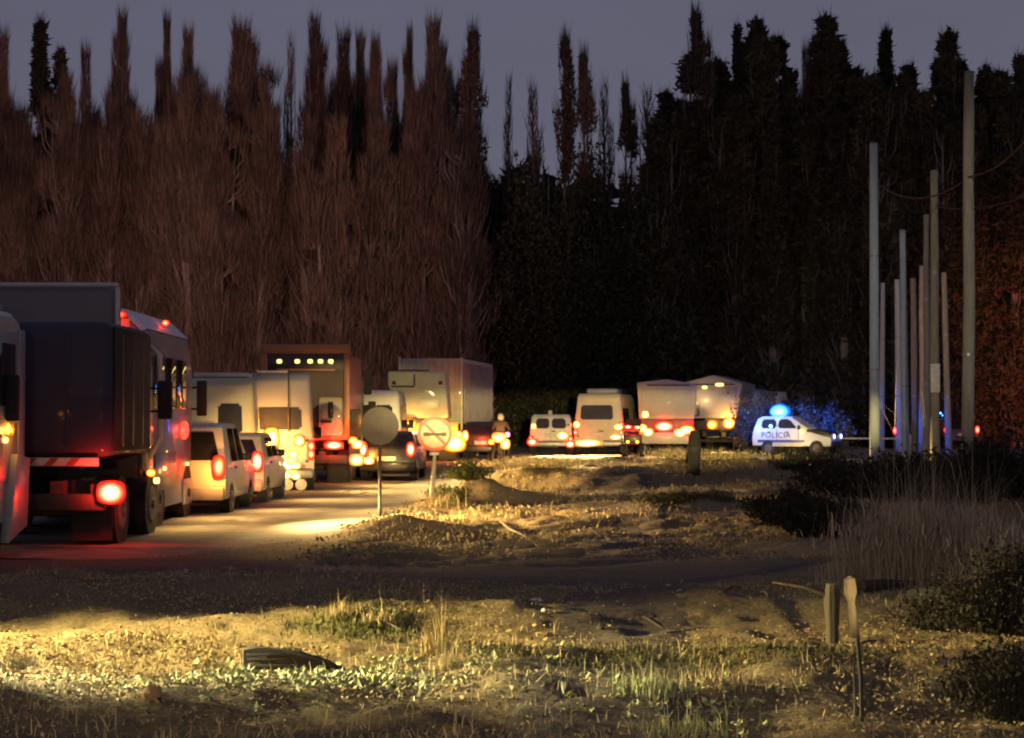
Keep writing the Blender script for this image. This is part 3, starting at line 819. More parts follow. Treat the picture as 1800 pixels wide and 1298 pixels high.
for a_, b_ in zip(q0, q0[1:]):
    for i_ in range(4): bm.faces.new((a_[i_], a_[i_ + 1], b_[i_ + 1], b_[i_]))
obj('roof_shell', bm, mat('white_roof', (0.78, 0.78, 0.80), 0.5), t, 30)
pbox(t, 'rear_window', M_GLASS, -1.0, 1.0, -0.015, 0.02, 2.0, 3.05, r=0.01)
pbox(t, 'roof_cap', P_WHITE, -0.95, 0.95, -0.02, 0.05, 3.12, 3.42, r=0.02)
pbox(t, 'corner_pillar', P_WHITE, 1.04, 1.2, -0.022, 0.02, 0.9, 3.1, r=0.02)
for (y0, y1) in ((0.35, 1.35), (1.45, 2.45), (2.55, 3.55)):
    pbox(t, 'side_window', M_GLASS, 1.232, 1.256, y0, y1, 2.0, 2.85, r=0.01)
pbox(t, 'luggage_door', P_COACH, 1.225, 1.25, 0.6, 2.6, 0.65, 1.25, r=0.01)
pbox(t, 'skirt_panel', P_WHITE, 1.222, 1.25, 3.4, 4.3, 0.3, 0.75, r=0.01)
lens(t, 0.72, 3.48, 0.14, 0.05, L_RED, -0.02, 'roof_light'); lens(t, 1.1, 3.47, 0.05, 0.04, L_RED, 2.4, 'roof_light', 0.12)
for s in (1, -1): lens(t, s * 1.1, 1.42, 0.09, 0.2, L_RED); lens(t, s * 1.12, 0.98, 0.07, 0.05, L_MARK)
lens(t, 1.255, 1.62, 0.03, 0.16, L_REDDIM, 3.4, 'side_reflector', 0.45)
lens(t, 1.26, 1.0, 0.03, 0.035, L_MARK, 1.4, 'marker_light', 0.1); lens(t, 1.26, 1.02, 0.03, 0.03, L_MARK, 3.7, 'marker_light', 0.1)
pbox(t, 'bumper', P_LILAC, -1.2, 1.2, -0.12, 0.06, 0.35, 0.75, r=0.05)
for s in (1, -1): wheel(t, s * 1.08, 1.1, 0.5, 0.3); wheel(t, s * 1.08, 3.9, 0.5, 0.3)
mirror(t, 1.3, 4.5, 2.2, 1, 0.18, 0.65)
glow(t, 0.72, -0.2, 3.42, CRED, 3); glow(t, 1.42, 3.3, 1.65, CRED, 7); road_fill(t, 1.75, 0.6, 1.3, 110); road_fill(t, 1.75, 3.4, 1.3, 150); flood(t, (1.6, 3.2, 0.75), (5.6, 1.7, 0), 17000, 96, 0.15); glow(t, 1.5, 1.6, 0.95, CWARM, 2); glow(t, 1.2, -0.3, 1.3, CRED, 5)

# ---- 4 first car and 5 white high-roof van
t = hatchback('parked_car', 'white car squeezed against the coach with bright yellow-lit tail', X(398, 33.5) - 0.84, 33.5, 0, P_WHITE, 1.68, 3.8, 1.72, z=-0.22)
glow(t, 0.75, -0.3, 0.95, CAMB, 22); flood(t, (0.95, -0.3, 0.95), (5.0, -2.6, 0), 6000); glow(t, 0.2, -0.5, 0.6, CWARM, 26); road_fill(t, 1.5, 1.5, 1.3, 170)
t = hatchback('parked_car', 'second pale car with bright red tail lamps tucked behind the white one', X(462, 37.4) - 0.80, 37.6, 0, P_CREAM, 1.6, 3.7, 1.5, L_REDHOT, z=-0.22)
lens(t, 0.45, 0.66, 0.08, 0.1, L_WHITE, -0.1, 'reverse_light')
glow(t, 0.7, -0.3, 0.9, CRED, 30); flood(t, (0.95, -0.3, 0.95), (5.5, -2.4, 0), 6000); glow(t, 0.3, -0.5, 0.6, CWARM, 24); road_fill(t, 1.6, 2.0, 1.3, 190)
t = van('high_roof_van', 'white high-roof van with a single dark rear window behind the white car', X(388, 41.5) - 0.0, 41.6, 6, P_CREAM, 1.6, 1.9 + 2.6, 2.75, 1, L_RED, z=-0.22, wx=[(-0.1, 0.62)], wz=(1.45, 2.15), sidewin=False)
pbox(t, 'roof_rack', P_WHITE, -0.65, 0.6, 0.3, 2.6, 2.76, 2.86, r=0.02)
glow(t, 0.7, -0.5, 1.1, CAMB, 16); glow(t, 0.35, -0.7, 1.0, CWARM, 30)

# ---- 6 grey van with amber lamps
d = 44.5
t = van('box_van', 'pale grey van lit orange by its flashing amber lamp', X(490, d), d, 6, P_LILAC, 1.72, 4.2, 2.95, 1, L_RED, z=-0.24, wz=(1.55, 2.1), sidewin=False)
bm = box(B(), -0.55, 0.25, 0.1, 0.14, 2.95, 3.0); box(bm, -0.55, -0.5, 0.1, 0.9, 2.95, 3.02); box(bm, 0.2, 0.25, 0.1, 0.9, 2.95, 3.02); obj('roof_rack', bm, P_WHITE, t)
obj('antenna', cyl(B(), (0.24, -0.03, 1.5), (0.24, 0.05, 3.02), 0.018), M_CHASSIS, t)
lens(t, -0.17, 1.33, 0.13, 0.2, L_AMBHOT, -0.08, 'flashing_light'); lens(t, 0.50, 1.28, 0.10, 0.1, L_AMBHOT, -0.07, 'flashing_light'); lens(t, -0.45, 1.3, 0.07, 0.07, L_AMB, -0.06, 'flashing_light')
for x, z_ in ((0.12, 0.95), (0.35, 0.95), (0.02, 0.68), (0.25, 0.66), (0.42, 0.68), (0.2, 0.44), (0.42, 0.42)):
    lens(t, x, z_, 0.1, 0.07, L_WHITE, -0.14, 'work_light')
pbox(t, 'tail_lift', P_POLICE, -0.5, 0.0, -0.2, -0.13, 0.3, 0.62, r=0.02)
for x in (0.22, 0.55): 
    o = obj('buffer', cyl(B(), (x, -0.28, 0.22), (x, -0.12, 0.22), 0.14, None, 14), M_PLATE, t)
glow(t, -0.15, -0.38, 1.5, CAMB, 75); glow(t, 0.5, -0.35, 1.2, CAMB, 16); glow(t, 0.3, -0.5, 0.75, CWARM, 30)
flood(t, (1.0, -0.4, 1.05), (6.0, -2.4, 0), 8000); road_fill(t, 1.9, -0.5, 1.4, 220)

# ---- 7 orange tipper
d = 49.5
t = place('tipper_truck', 'tall orange-rimmed tipper with five yellow lamps under its top beam', 'truck', X(537, d), d, 0, z=-0.26)
bm = box(B(), -1.2, 1.2, 0.0, 0.12, 3.62, 3.86, 0.02); obj('top_beam', bm, P_ORANGE, t)
for s in (1, -1): obj('corner_post', box(B(), s * 1.12 - 0.08, s * 1.12 + 0.08, 0, 0.14, 1.3, 3.615, 0.02), P_ORANGE, t)
obj('tipper_body', box(B(), -1.17, 1.17, 0.16, 4.2, 1.25, 3.6, 0.04), P_ORANGE, t)
pbox(t, 'dark_header', P_DARK, -1.035, 1.035, 0.06, 0.158, 3.12, 3.6, r=0.01)
pbox(t, 'tailgate', paint('brown_tailgate', (0.10, 0.075, 0.06), rough=0.7), -1.035, 1.035, 0.03, 0.15, 1.72, 3.11, r=0.02)
for x in (-0.72, -0.23, 0.12, 0.40, 0.68): lens(t, x, 3.40, 0.07, 0.055, L_MARK, 0.04, 'header_light')
obj('arch_strip', prof(B(), [(0.02, 3.14), (0.05, 3.14), (0.05, 3.20), (0.02, 3.20)], -0.8, 0.8, None, 0.005), P_ORANGE, t)
pbox(t, 'cream_panel', P_CREAM, 0.38, 1.03, -0.03, 0.02, 1.35, 2.42, r=0.08, seg=3)
pbox(t, 'latch_slot', P_DARK, 0.62, 0.76, -0.045, -0.028, 1.85, 2.3, r=0.02)
pbox(t, 'latch_arm', M_CHASSIS, 0.42, 0.72, -0.06, -0.032, 1.72, 1.8, r=0.01)
truck_base(t, 1.2, 5.2, (0.9, 2.0, 4.4), r=0.5)
pbox(t, 'bumper', M_CHASSIS, -1.15, 1.15, -0.05, 0.08, 0.62, 0.85, r=0.02)
for x in (-0.85, 0.85): obj('mud_flap', box(B(), x - 0.3, x + 0.3, 0.28, 0.31, 0.1, 0.85, 0.005), M_RUB, t)
lens(t, 0.78, 1.12, 0.2, 0.09, L_REDHOT, -0.05); lens(t, -0.8, 1.12, 0.2, 0.09, L_RED, -0.05)
lens(t, 1.36, 1.92, 0.08, 0.13, L_AMBHOT, 0.3, 'side_light'); lens(t, 1.3, 1.25, 0.1, 0.08, L_AMB, -0.02, 'side_light'); lens(t, 1.42, 1.14, 0.12, 0.09, L_WHITE, -0.02, 'work_light'); lens(t, 1.40, 0.72, 0.15, 0.12, L_WHITE, -0.04, 'work_light')
pbox(t, 'side_lamp_bracket', M_CHASSIS, 1.19, 1.5, 0.02, 0.1, 0.6, 2.1, r=0.02)
mirror(t, 1.2, 4.9, 2.9, 1, 0.22, 0.7)
cab(t, 1.15, 4.3, 6.0, 3.0, P_ORANGE)
glow(t, 0.78, -0.25, 1.15, CRED, 34); glow(t, 1.62, 0.0, 1.8, CAMB, 20); flood(t, (1.6, -0.4, 1.15), (7.0, -3.0, 0), 9000); glow(t, 1.5, -0.6, 0.8, CWARM, 26); road_fill(t, 2.2, -1.5, 1.5, 260)

# ---- 8 small white van behind the grey sign
d = 55.5
t = van('small_van', 'small white van half hidden by the back of the grey round sign', X(656, d), d, 0, P_WHITE, 1.75, 4.6, 2.5, 2, L_AMB, z=-0.05)
glow(t, -0.3, -0.3, 1.0, CAMB, 40); flood(t, (1.1, -0.4, 1.0), (7.0, -3.6, 0), 9000); glow(t, 0.6, -0.6, 0.7, CWARM, 20)

t = hatchback('parked_car', 'dark small car behind the post of the grey round sign', -3.5, 51.0, -2, P_DARK, 1.6, 3.6, 1.42, L_REDHOT, z=-0.2)
lens(t, -0.5, 0.6, 0.12, 0.08, L_WHITE, -0.12, 'reverse_light'); glow(t, -0.6, -0.3, 0.9, CAMB, 30); glow(t, 0.2, -0.5, 0.7, CWARM, 20)
t = hatchback('parked_car', 'dark car between the tapering tipper trailer and the motorcycle', -1.15, 69.0, -4, P_DARK, 1.5, 3.6, 1.45, L_AMBHOT, z=0.0)
glow(t, 0.0, -0.3, 0.9, CRED, 30)

# ---- 9 white tipper trailer
d = 65.5
t = place('tipper_trailer', 'pale tipper trailer with a tapering tailgate behind the no overtaking sign', 'truck', X(744, d), d, 0, z=-0.02)
bm = B()
for y in (0.0, 3.8):
    pass
pts = [(-1.28, 3.3), (-1.28, 2.75), (-0.62, 1.62), (0.90, 1.62), (0.80, 3.3)]
a = [bm.verts.new((x, 0, z_)) for x, z_ in pts]; b = [bm.verts.new((x, 3.8, z_)) for x, z_ in pts]
fs = [bm.faces.new(a), bm.faces.new(b[::-1])] + [bm.faces.new((a[i], b[i], b[(i + 1) % 5], a[(i + 1) % 5])) for i in range(5)]
bmesh.ops.bevel(bm, geom=list({e for f in fs for e in f.edges}), offset=0.09, segments=3, affect='EDGES', profile=0.5)
obj('hopper', bm, P_CANVAS, t)
bm = box(B(), -1.15, -0.32, -0.035, 0.0, 2.72, 2.78, 0.01); box(bm, -0.35, -0.29, -0.033, 0.0, 2.785, 3.2, 0.01); obj('hinge_bar', bm, M_CHASSIS, t)
for x in (-1.05, 0.62): pbox(t, 'hinge_block', M_CHASSIS, x - 0.07, x + 0.07, -0.04, 0.0, 2.82, 2.95, r=0.01)
pbox(t, 'catch_plate', P_CREAM, -0.15, 0.55, -0.03, 0.0, 1.95, 2.3, r=0.02)
pbox(t, 'top_rail', M_CHASSIS, -0.9, 0.2, 0.0, 0.06, 3.31, 3.36, r=0.01)
truck_base(t, 1.2, 4.2, (0.8, 2.0))
pbox(t, 'lamp_beam', P_ORANGE, -1.25, 1.25, -0.06, 0.08, 0.75, 1.45, r=0.02)
for s in (1, -1): obj('mud_flap', box(B(), s * 0.85 - 0.3, s * 0.85 + 0.3, 0.28, 0.31, 0.1, 0.75, 0.005), M_RUB, t)
lens(t, -0.47, 1.38, 0.16, 0.16, L_AMBHOT, -0.1); lens(t, -0.42, 0.72, 0.3, 0.2, L_AMBHOT, -0.1); lens(t, 1.13, 0.70, 0.3, 0.22, L_AMBHOT, -0.1)
lens(t, -0.75, 0.62, 0.14, 0.12, L_AMB, -0.08)
glow(t, -0.4, -0.4, 1.0, CAMB, 120); glow(t, 1.13, -0.4, 0.9, CAMB, 120); flood(t, (1.4, -0.8, 1.5), (7.0, -6.0, 0), 14000)
flood(t, (1.6, -1.2, 2.6), (9.0, -13.0, 0), 60000, 84, 0.17)  # added flood that lights the mounds

# ---- 10 ribbed box trailer
d = 71.0
t = place('box_trailer', 'tall ribbed pale box trailer towering behind the tapering tipper trailer', 'trailer', X(757, d), d, -8, z=0.0)
h = 1.2
obj('box_body', box(B(), -h, h, 0, 8.2, 1.35, 3.92, 0.03), P_CANVAS, t)
for i in range(9): pbox(t, 'rear_rib', P_CANVAS, -h + 0.1 + i * 0.26, -h + 0.19 + i * 0.26, -0.05, 0.0, 1.45, 3.78, r=0.015)
for i in range(18): pbox(t, 'side_rib', P_LILAC, h, h + 0.05, 0.2 + i * 0.45, 0.36 + i * 0.45, 1.45, 3.78, r=0.015)
obj('corner_post', box(B(), h - 0.02, h + 0.07, -0.07, 0.1, 0.4, 3.96, 0.02), P_CREAM, t); obj('corner_post', box(B(), -h - 0.07, -h + 0.02, -0.07, 0.1, 1.3, 4.0, 0.02), P_CREAM, t)
for y in (1.6, 4.2): obj('landing_leg', box(B(), h - 0.12, h, y, y + 0.12, 0.05, 1.35, 0.01), P_CREAM, t)
truck_base(t, 1.2, 8.0, (2.6, 3.7, 7.2), r=0.55)
lens(t, 1.1, 0.95, 0.14, 0.12, L_AMBHOT, -0.12); lens(t, -1.1, 0.95, 0.14, 0.1, L_RED, -0.12)
pbox(t, 'lamp_beam', P_ORANGE, -1.2, 1.2, -0.06, 0.06, 0.82, 1.08, r=0.02)
glow(t, 1.6, 0.4, 1.2, (0.85, 0.35, 0.9), 55)

# ---- 12 small panel van
d = 77.0
t = van('panel_van', 'small white panel van with two rear windows and a lamp on its roof', X(968, d), d, -3, P_WHITE, 1.82, 4.2, 1.72, 2, L_RED, (0.5, 0.68), wz=(1.13, 1.55), wx=[(-0.72, -0.07), (0.06, 0.74)])
obj('roof_lamp', prof(B(), [(0.4, 1.71), (0.5, 1.88), (0.6, 1.9), (0.7, 1.71)], -0.12, 0.05, None, 0.02), P_CREAM, t)
lens(t, 0.5, 0.82, 0.2, 0.14, L_WHITE, -0.08, 'plate_light'); lens(t, -0.72, 1.22, 0.1, 0.1, L_MARK, -0.06, 'reflection_lamp'); lens(t, -0.78, 0.55, 0.16, 0.11, L_REDHOT, -0.08); lens(t, 0.82, 0.46, 0.16, 0.11, L_REDHOT, -0.08)
glow(t, -0.95, -0.25, 0.6, CRED, 16); glow(t, 0.95, -0.2, 0.6, CRED, 14); beam(t, (0, -0.8, 1.1), (0.4, -2.1, 0), CWARM, 5200, 84)

# ---- 13 minibus
d = 78.0
t = van('minibus', 'tall white minibus with a pod on its roof between the panel van and pale truck', X(1052, d), d, -10, P_CREAM, 2.1, 6.4, 2.62, 1, L_RED, (0.95, 1.28), 'minibus', wz=(1.5, 2.12), wx=[(-0.78, 0.62)])
obj('roof_pod', box(B(), -0.6, 0.75, 0.6, 2.6, 2.6, 2.84, 0.1, 3), P_SILVER, t)
lens(t, -0.93, 1.28, 0.12, 0.12, L_AMBHOT, -0.05); lens(t, 0.86, 1.18, 0.16, 0.1, L_AMBHOT, -0.05); lens(t, -0.45, 0.5, 0.5, 0.13, L_WHITE, -0.16, 'plate_light'); lens(t, 0.75, 0.75, 0.22, 0.09, L_WHITE, -0.12, 'plate_light')
glow(t, -1.1, -0.15, 1.2, CRED, 12); glow(t, 1.25, 0.2, 1.4, CRED, 26); beam(t, (0, -0.8, 1.1), (0.4, -2.1, 0), CWARM, 5200, 84)

# ---- 14 quad with red lamps
d = 74.0
t = place('quad_bike', 'small red and dark quad bike between the minibus and the pale truck', 'quad bike', X(1112, d), d, -6)
obj('body', prof(B(), [(0.05, 0.5), (0.0, 0.75), (0.3, 1.0), (0.9, 1.05), (1.1, 0.95), (1.6, 1.05), (1.8, 0.8), (1.75, 0.5)], -0.28, 0.28, None, 0.06), P_RED, t)
obj('rear_box', box(B(), -0.38, 0.38, -0.12, 0.28, 0.55, 0.92, 0.05), P_DARK, t)
obj('rack', box(B(), -0.36, 0.36, -0.1, 0.4, 1.06, 1.1, 0.01), P_RED, t)
obj('handlebar', tube(B(), [(-0.38, 1.3, 1.2), (-0.1, 1.42, 1.15), (0.1, 1.42, 1.15), (0.38, 1.3, 1.2)], 0.02, 6), M_RUB, t)
obj('windscreen', prof(B(), [(1.45, 1.05), (1.48, 1.05), (1.3, 1.55), (1.27, 1.55)], -0.3, 0.3), M_GLASS, t)
for s in (1, -1):
    wheel(t, s * 0.36, 0.25, 0.27, 0.2); wheel(t, s * 0.36, 1.5, 0.27, 0.2); lens(t, s * 0.19, 0.62, 0.06, 0.05, L_AMB, -0.14)
lens(t, -0.18, 1.22, 0.12, 0.05, L_REDHOT, -0.08); lens(t, 0.2, 1.2, 0.12, 0.05, L_REDHOT, -0.06)
glow(t, 0.0, -0.3, 1.25, CRED, 22)

# ---- 15 pale truck
def canvas_truck(name, label, xx, d, yaw, W_, zb, zt, ln, m, peak=0.1, flare=0.06):
    t = place(name, label, 'truck', xx, d, yaw); h = W_ / 2
    bm = B(); pts = [(-h + flare, zb), (-h - flare, zt - 0.05), (0.0, zt + peak), (h + flare, zt - 0.12), (h - flare, zb)]
    a = [bm.verts.new((x, 0, q)) for x, q in pts]; b = [bm.verts.new((x, ln, q)) for x, q in pts]
    fs = [bm.faces.new(a), bm.faces.new(b[::-1])] + [bm.faces.new((a[i], b[i], b[(i + 1) % 5], a[(i + 1) % 5])) for i in range(5)]
    bmesh.ops.bevel(bm, geom=list({e for f in fs for e in f.edges}), offset=0.05, segments=2, affect='EDGES', profile=0.5)
    obj('cargo_body', bm, m, t)
    pbox(t, 'tailgate', m, -h + 0.16, h - 0.16, -0.04, 0.0, zb + 0.2, zt - 0.35, r=0.03)
    pbox(t, 'top_bar', M_CHASSIS, -h + 0.35, h - 0.25, -0.05, 0.0, zt - 0.2, zt - 0.15, r=0.01)
    for i in range(5): pbox(t, 'side_rib', m, h - 0.01, h + 0.05, 0.3 + i * (ln - 0.6) / 4, 0.4 + i * (ln - 0.6) / 4, zb + 0.2, zt - 0.3, r=0.015)
    truck_base(t, h, ln + 2, (0.8, ln + 1.0))
    cab(t, h * 0.95, ln + 0.2, ln + 2.0, min(zt, 2.9), P_WHITE)
    return t


d = 78.0
t = canvas_truck('canvas_truck', 'pale canvas-backed truck with an oval red-lit lamp low in its middle', X(1172, d), d, -5, 2.45, 1.5, 3.14, 5.0, P_CANVAS, 0.08, 0.05)
pbox(t, 'lamp_beam', P_RED, -1.15, 1.15, -0.05, 0.1, 0.98, 1.49, r=0.03); pbox(t, 'bumper', P_CREAM, -1.15, 1.2, -0.08, 0.08, 0.45, 0.95, r=0.03)
lens(t, -0.12, 1.2, 0.33, 0.17, L_REDHOT, -0.08); lens(t, -1.05, 1.12, 0.17, 0.14, L_AMBHOT, -0.08); lens(t, -0.8, 0.95, 0.18, 0.14, L_WHITE, -0.1, 'reverse_light')
lens(t, 0.55, 0.92, 0.2, 0.15, L_WHITE, -0.1, 'reverse_light'); lens(t, 0.85, 1.05, 0.24, 0.14, L_AMBHOT, -0.1); lens(t, 1.1, 0.9, 0.16, 0.12, L_REDHOT, -0.1)
lens(t, -0.92, 1.72, 0.14, 0.14, L_MARK, -0.02, 'reflection_lamp')
glow(t, -0.12, -0.2, 1.2, CRED, 14); glow(t, 1.0, -0.2, 1.1, CRED, 12); beam(t, (0.2, -0.8, 1.2), (0.5, -2.2, 0), CWARM, 5200, 84)
d = 85.0
t = canvas_truck('canvas_truck', 'second canvas-topped truck with sloping roof half hidden behind the pale truck', X(1254, d), d, -16, 2.45, 1.55, 3.30, 4.2, P_LILAC, 0.28, 0.14)
lens(t, -0.05, 1.25, 0.18, 0.17, L_AMB, -0.1); lens(t, 0.75, 1.32, 0.2, 0.18, L_AMBHOT, -0.1); lens(t, 0.3, 3.12, 0.2, 0.07, L_MARK, -0.06, 'marker_light'); lens(t, -0.4, 3.0, 0.12, 0.07, L_MARK, -0.06, 'marker_light')
pbox(t, 'lamp_beam', P_DARK, -1.1, 1.1, -0.05, 0.08, 1.0, 1.45, r=0.02)
glow(t, 0.75, -0.4, 1.4, CAMB, 60); glow(t, -0.6, -0.9, 2.4, CWARM, 60); beam(t, (0.2, -0.8, 1.2), (0.9, -2.2, 0), CWARM, 5200, 84)
d = 90.0
t = canvas_truck('canvas_truck', 'grey box truck end glimpsed between the second canvas truck and the police car', X(1302, d), d, -30, 1.7, 1.6, 3.0, 2.6, P_SILVER, 0.05, 0.0)
glow(t, 1.5, -0.5, 1.6, (0.3, 0.5, 1.0), 25)

# ---- 16 police car, side on
d = 74.5
t = place('police_car', 'white police car side on with a blue flashing roof beacon', 'police car', X(1331, d), d, -118, 'vehicles queueing on the road')
t.rotation_euler = (0, 0, R(-113)); t.scale = (0.9, 0.88, 0.96)
h = 0.86
prf = [(0.0, 0.42), (-0.02, 0.8), (0.05, 1.1), (0.22, 1.56), (0.45, 1.66), (1.85, 1.66), (2.5, 1.14), (3.45, 1.0), (3.72, 0.78), (3.72, 0.40)]
obj('body', prof(B(), prf, -h, h, (1.05, 1.66, 0.16), 0.06, 3), P_POLICE, t)
obj('bonnet', prof(B(), [(2.52, 1.02), (2.56, 1.145), (3.46, 1.02), (3.7, 0.84), (3.68, 0.75)], -h - 0.004, h + 0.004, None, 0.03), P_DARK, t)
for (y0, y1) in ((0.42, 1.12), (1.2, 2.1)):
    bm = B(); vs = []
    for (yy, zz) in ((y0, 1.16), (y1, 1.16), (y1 - (0.38 if y1 > 2 else 0.02), 1.54), (y0 + 0.04, 1.54)):
        k = 1 - 0.16 * (zz - 1.05) / 0.61; vs.append(bm.verts.new((h * k + 0.008, yy, zz)))
    f = bm.faces.new(vs); bmesh.ops.bevel(bm, geom=list(f.verts), offset=0.06, segments=2, affect='VERTICES'); bmesh.ops.solidify(bm, geom=bm.faces[:], thickness=0.014)
    obj('side_window', bm, M_GLASS, t)
for y in (0.72, 1.55): pbox(t, 'door_handle', M_RUB, h, h + 0.03, y, y + 0.14, 0.98, 1.02, r=0.008)
for y in (1.16, 2.16): pbox(t, 'door_seal', M_RUB, h - 0.004, h + 0.004, y - 0.008, y + 0.008, 0.5, 1.12)
pbox(t, 'side_band', P_BLUE, h - 0.004, h + 0.006, 0.25, 2.45, 0.56, 0.68)
pbox(t, 'sill_panel', P_CREAM, h - 0.004, h + 0.012, 0.95, 2.4, 0.40, 0.55)
tcu = bpy.data.curves.new('lettering', 'FONT'); tcu.body = 'POLICIA'; tcu.size = 0.34; tcu.extrude = 0.004; tcu.space_character = 1.12
tmp = bpy.data.objects.new('lettering_source', tcu); C.objects.link(tmp); bpy.context.view_layer.update()
me = bpy.data.meshes.new_from_object(tmp); bpy.data.objects.remove(tmp)
o = link_mesh('lettering', me, P_BLUE, t); o.rotation_euler = (R(90), 0, R(90)); o.location = (h + 0.012, 0.42, 0.76)
for s in (1, -1):
    wheel(t, s * (h - 0.1), 0.75, 0.33, 0.22); wheel(t, s * (h - 0.1), 3.0, 0.33, 0.22)
    lens(t, s * (h - 0.2), 0.82, 0.14, 0.09, L_HEAD if s < 0 else L_HEAD, 3.73, 'headlight', 0.06)
pbox(t, 'bumper', M_CHASSIS, -h, h, 3.62, 3.82, 0.38, 0.62, r=0.04)
mirror(t, h, 2.2, 1.2, 1, 0.16, 0.16)
obj('light_bar', box(B(), -0.6, 0.6, 1.0, 1.28, 1.665, 1.72, 0.02), M_CHASSIS, t)
BEACON = lensmat('blue_beacon', (0.012, 0.12, 1.0), 90, 1.2, True); o = obj('beacon', ell(B(), (0.2, 1.14, 1.86), (0.3, 0.5, 0.32), 16, 12), BEACON, t)
lens(t, h + 0.02, 1.02, 0.05, 0.09, L_MARK, 2.34, 'side_lamp', 0.1)
light('beacon_light', (-1.0, 1.14, 2.0), (-4.0, 1.0, 1.55), CBLUE, 4200, 128, (1, 0.15, 1), 0.5, parent=t, radius=0.1)
light('beacon_light', (0.55, 1.14, 2.2), None, CBLUE, 90, kind='POINT', parent=t, radius=0.1)
glow(t, 1.7, 0.6, 1.6, (0.06, 0.28, 1.0), 120); glow(t, 0.6, 4.2, 0.95, (0.12, 0.10, 1.0), 7); glow(t, 1.7, 2.2, 0.5, CWARM, 30)

# ---- 17 far cars behind the poles
d = 96.0
t = hatchback('far_car', 'dark car far behind the poles showing two red tail lamps', X(1597, d), d, -4, P_DARK, 1.7, 3.9, 1.5); t['group'] = 'cars far behind the poles'
t = hatchback('far_car', 'dark car with a small blue beacon lit far behind the poles', X(1698, d), d + 1, -4, P_DARK, 1.9, 3.9, 1.5); t['group'] = 'cars far behind the poles'
lens(t, -0.95, 1.75, 0.2, 0.2, L_BLUE, 0.8, 'beacon', 0.2); obj('beacon_mount', box(B(), -1.0, 0.3, 0.7, 0.95, 1.5, 1.57, 0.02), M_CHASSIS, t)

# ---- 18 motorcycle and rider
d = 67.0
bx = X(878, d); bzz = gz(bx, d) + 0.03
t = thing('motorcycle', 'motorcycle with a bright tail lamp beside the ribbed box trailer', 'motorcycle', (bx, d, bzz), -4)
for y in (0.3, 1.6):
    o = obj('wheel', cyl(B(), (-0.06, 0, 0), (0.06, 0, 0), 0.31, None, 16), M_RUB, t); o.location = (0, y, 0.31); obj('rim', cyl(B(), (-0.065, 0, 0), (0.065, 0, 0), 0.19, None, 12), M_STEEL, o)
obj('frame', prof(B(), [(0.2, 0.62), (0.0, 0.82), (0.75, 0.80), (1.0, 1.0), (1.35, 0.98), (1.25, 0.5), (0.7, 0.35)], -0.12, 0.12, None, 0.04), P_DARK, t)
obj('seat', box(B(), -0.14, 0.14, 0.0, 0.8, 0.80, 0.88, 0.03), M_RUB, t)
obj('fork', tube(B(), [(0, 1.6, 0.31), (0, 1.35, 0.95), (0, 1.28, 1.08)], 0.04, 6), M_STEEL, t)
obj('handlebar', tube(B(), [(-0.36, 1.12, 1.1), (-0.12, 1.28, 1.1), (0.12, 1.28, 1.1), (0.36, 1.12, 1.1)], 0.018, 6), M_RUB, t)
lens(t, -0.02, 0.84, 0.2, 0.14, L_AMBHOT, -0.06); lens(t, 0.22, 0.6, 0.13, 0.14, L_WHITE, -0.04, 'side_lamp'); lens(t, -0.3, 0.68, 0.1, 0.08, L_AMB, 0.0, 'side_lamp'); lens(t, 0.3, 0.95, 0.08, 0.09, glowmat('pink_lens', (1.0, 0.12, 0.55), 6), 0.0, 'side_lamp')
glow(t, 0.1, -0.5, 0.95, CAMB, 50)


def skin_figure(name, joints, bones, radii, m, parent=None, root=0, sub=2):
    me = bpy.data.meshes.new(name); me.from_pydata(joints, bones, []); o = bpy.data.objects.new(name, me); C.objects.link(o)
    md = o.modifiers.new('skin', 'SKIN'); md.use_smooth_shade = True
    for i, r in enumerate(radii):
        sv = me.skin_vertices[0].data[i]; sv.radius = (r, r) if not isinstance(r, tuple) else r; sv.use_root = (i == root)
    s = o.modifiers.new('sub', 'SUBSURF'); s.levels = sub; s.render_levels = sub
    me.materials.append(m); bpy.context.view_layer.update()
    dg = bpy.context.evaluated_depsgraph_get(); me2 = bpy.data.meshes.new_from_object(o.evaluated_get(dg))
    bpy.data.objects.remove(o)
    for p in me2.polygons: p.use_smooth = True
    return link_mesh(name, me2, m, parent)


M_CLOTH = mat('grey_work_jacket', (0.06, 0.055, 0.055), 0.9, scale=8); M_SKIN = mat('skin', (0.35, 0.2, 0.14), 0.6); M_TROUS = mat('pale_trousers', (0.34, 0.30, 0.22), 0.9)
r_ = thing('person', 'rider in a pale helmet and dark jacket astride the motorcycle', 'person', (bx, d, bzz), -4)
J = [(0, 0.45, 0.92), (0, 0.48, 1.15), (0, 0.58, 1.38), (0, 0.62, 1.50), (-0.2, 0.58, 1.36), (0.2, 0.58, 1.36), (-0.30, 0.82, 1.14), (0.30, 0.82, 1.14), (-0.34, 1.08, 1.10), (0.34, 1.08, 1.10),
     (-0.13, 0.5, 0.9), (0.13, 0.5, 0.9), (-0.24, 0.85, 0.72), (0.24, 0.85, 0.72), (-0.30, 0.62, 0.12), (0.30, 0.62, 0.12), (-0.30, 0.82, 0.05), (0.30, 0.82, 0.05)]
Bn = [(0, 1), (1, 2), (2, 3), (2, 4), (2, 5), (4, 6), (5, 7), (6, 8), (7, 9), (0, 10), (0, 11), (10, 12), (11, 13), (12, 14), (13, 15), (14, 16), (15, 17)]
Rd = [0.16, 0.155, 0.16, 0.06, 0.085, 0.085, 0.06, 0.06, 0.045, 0.045, 0.11, 0.11, 0.085, 0.085, 0.06, 0.06, 0.045, 0.045]
skin_figure('body', J, Bn, Rd, M_CLOTH, r_)
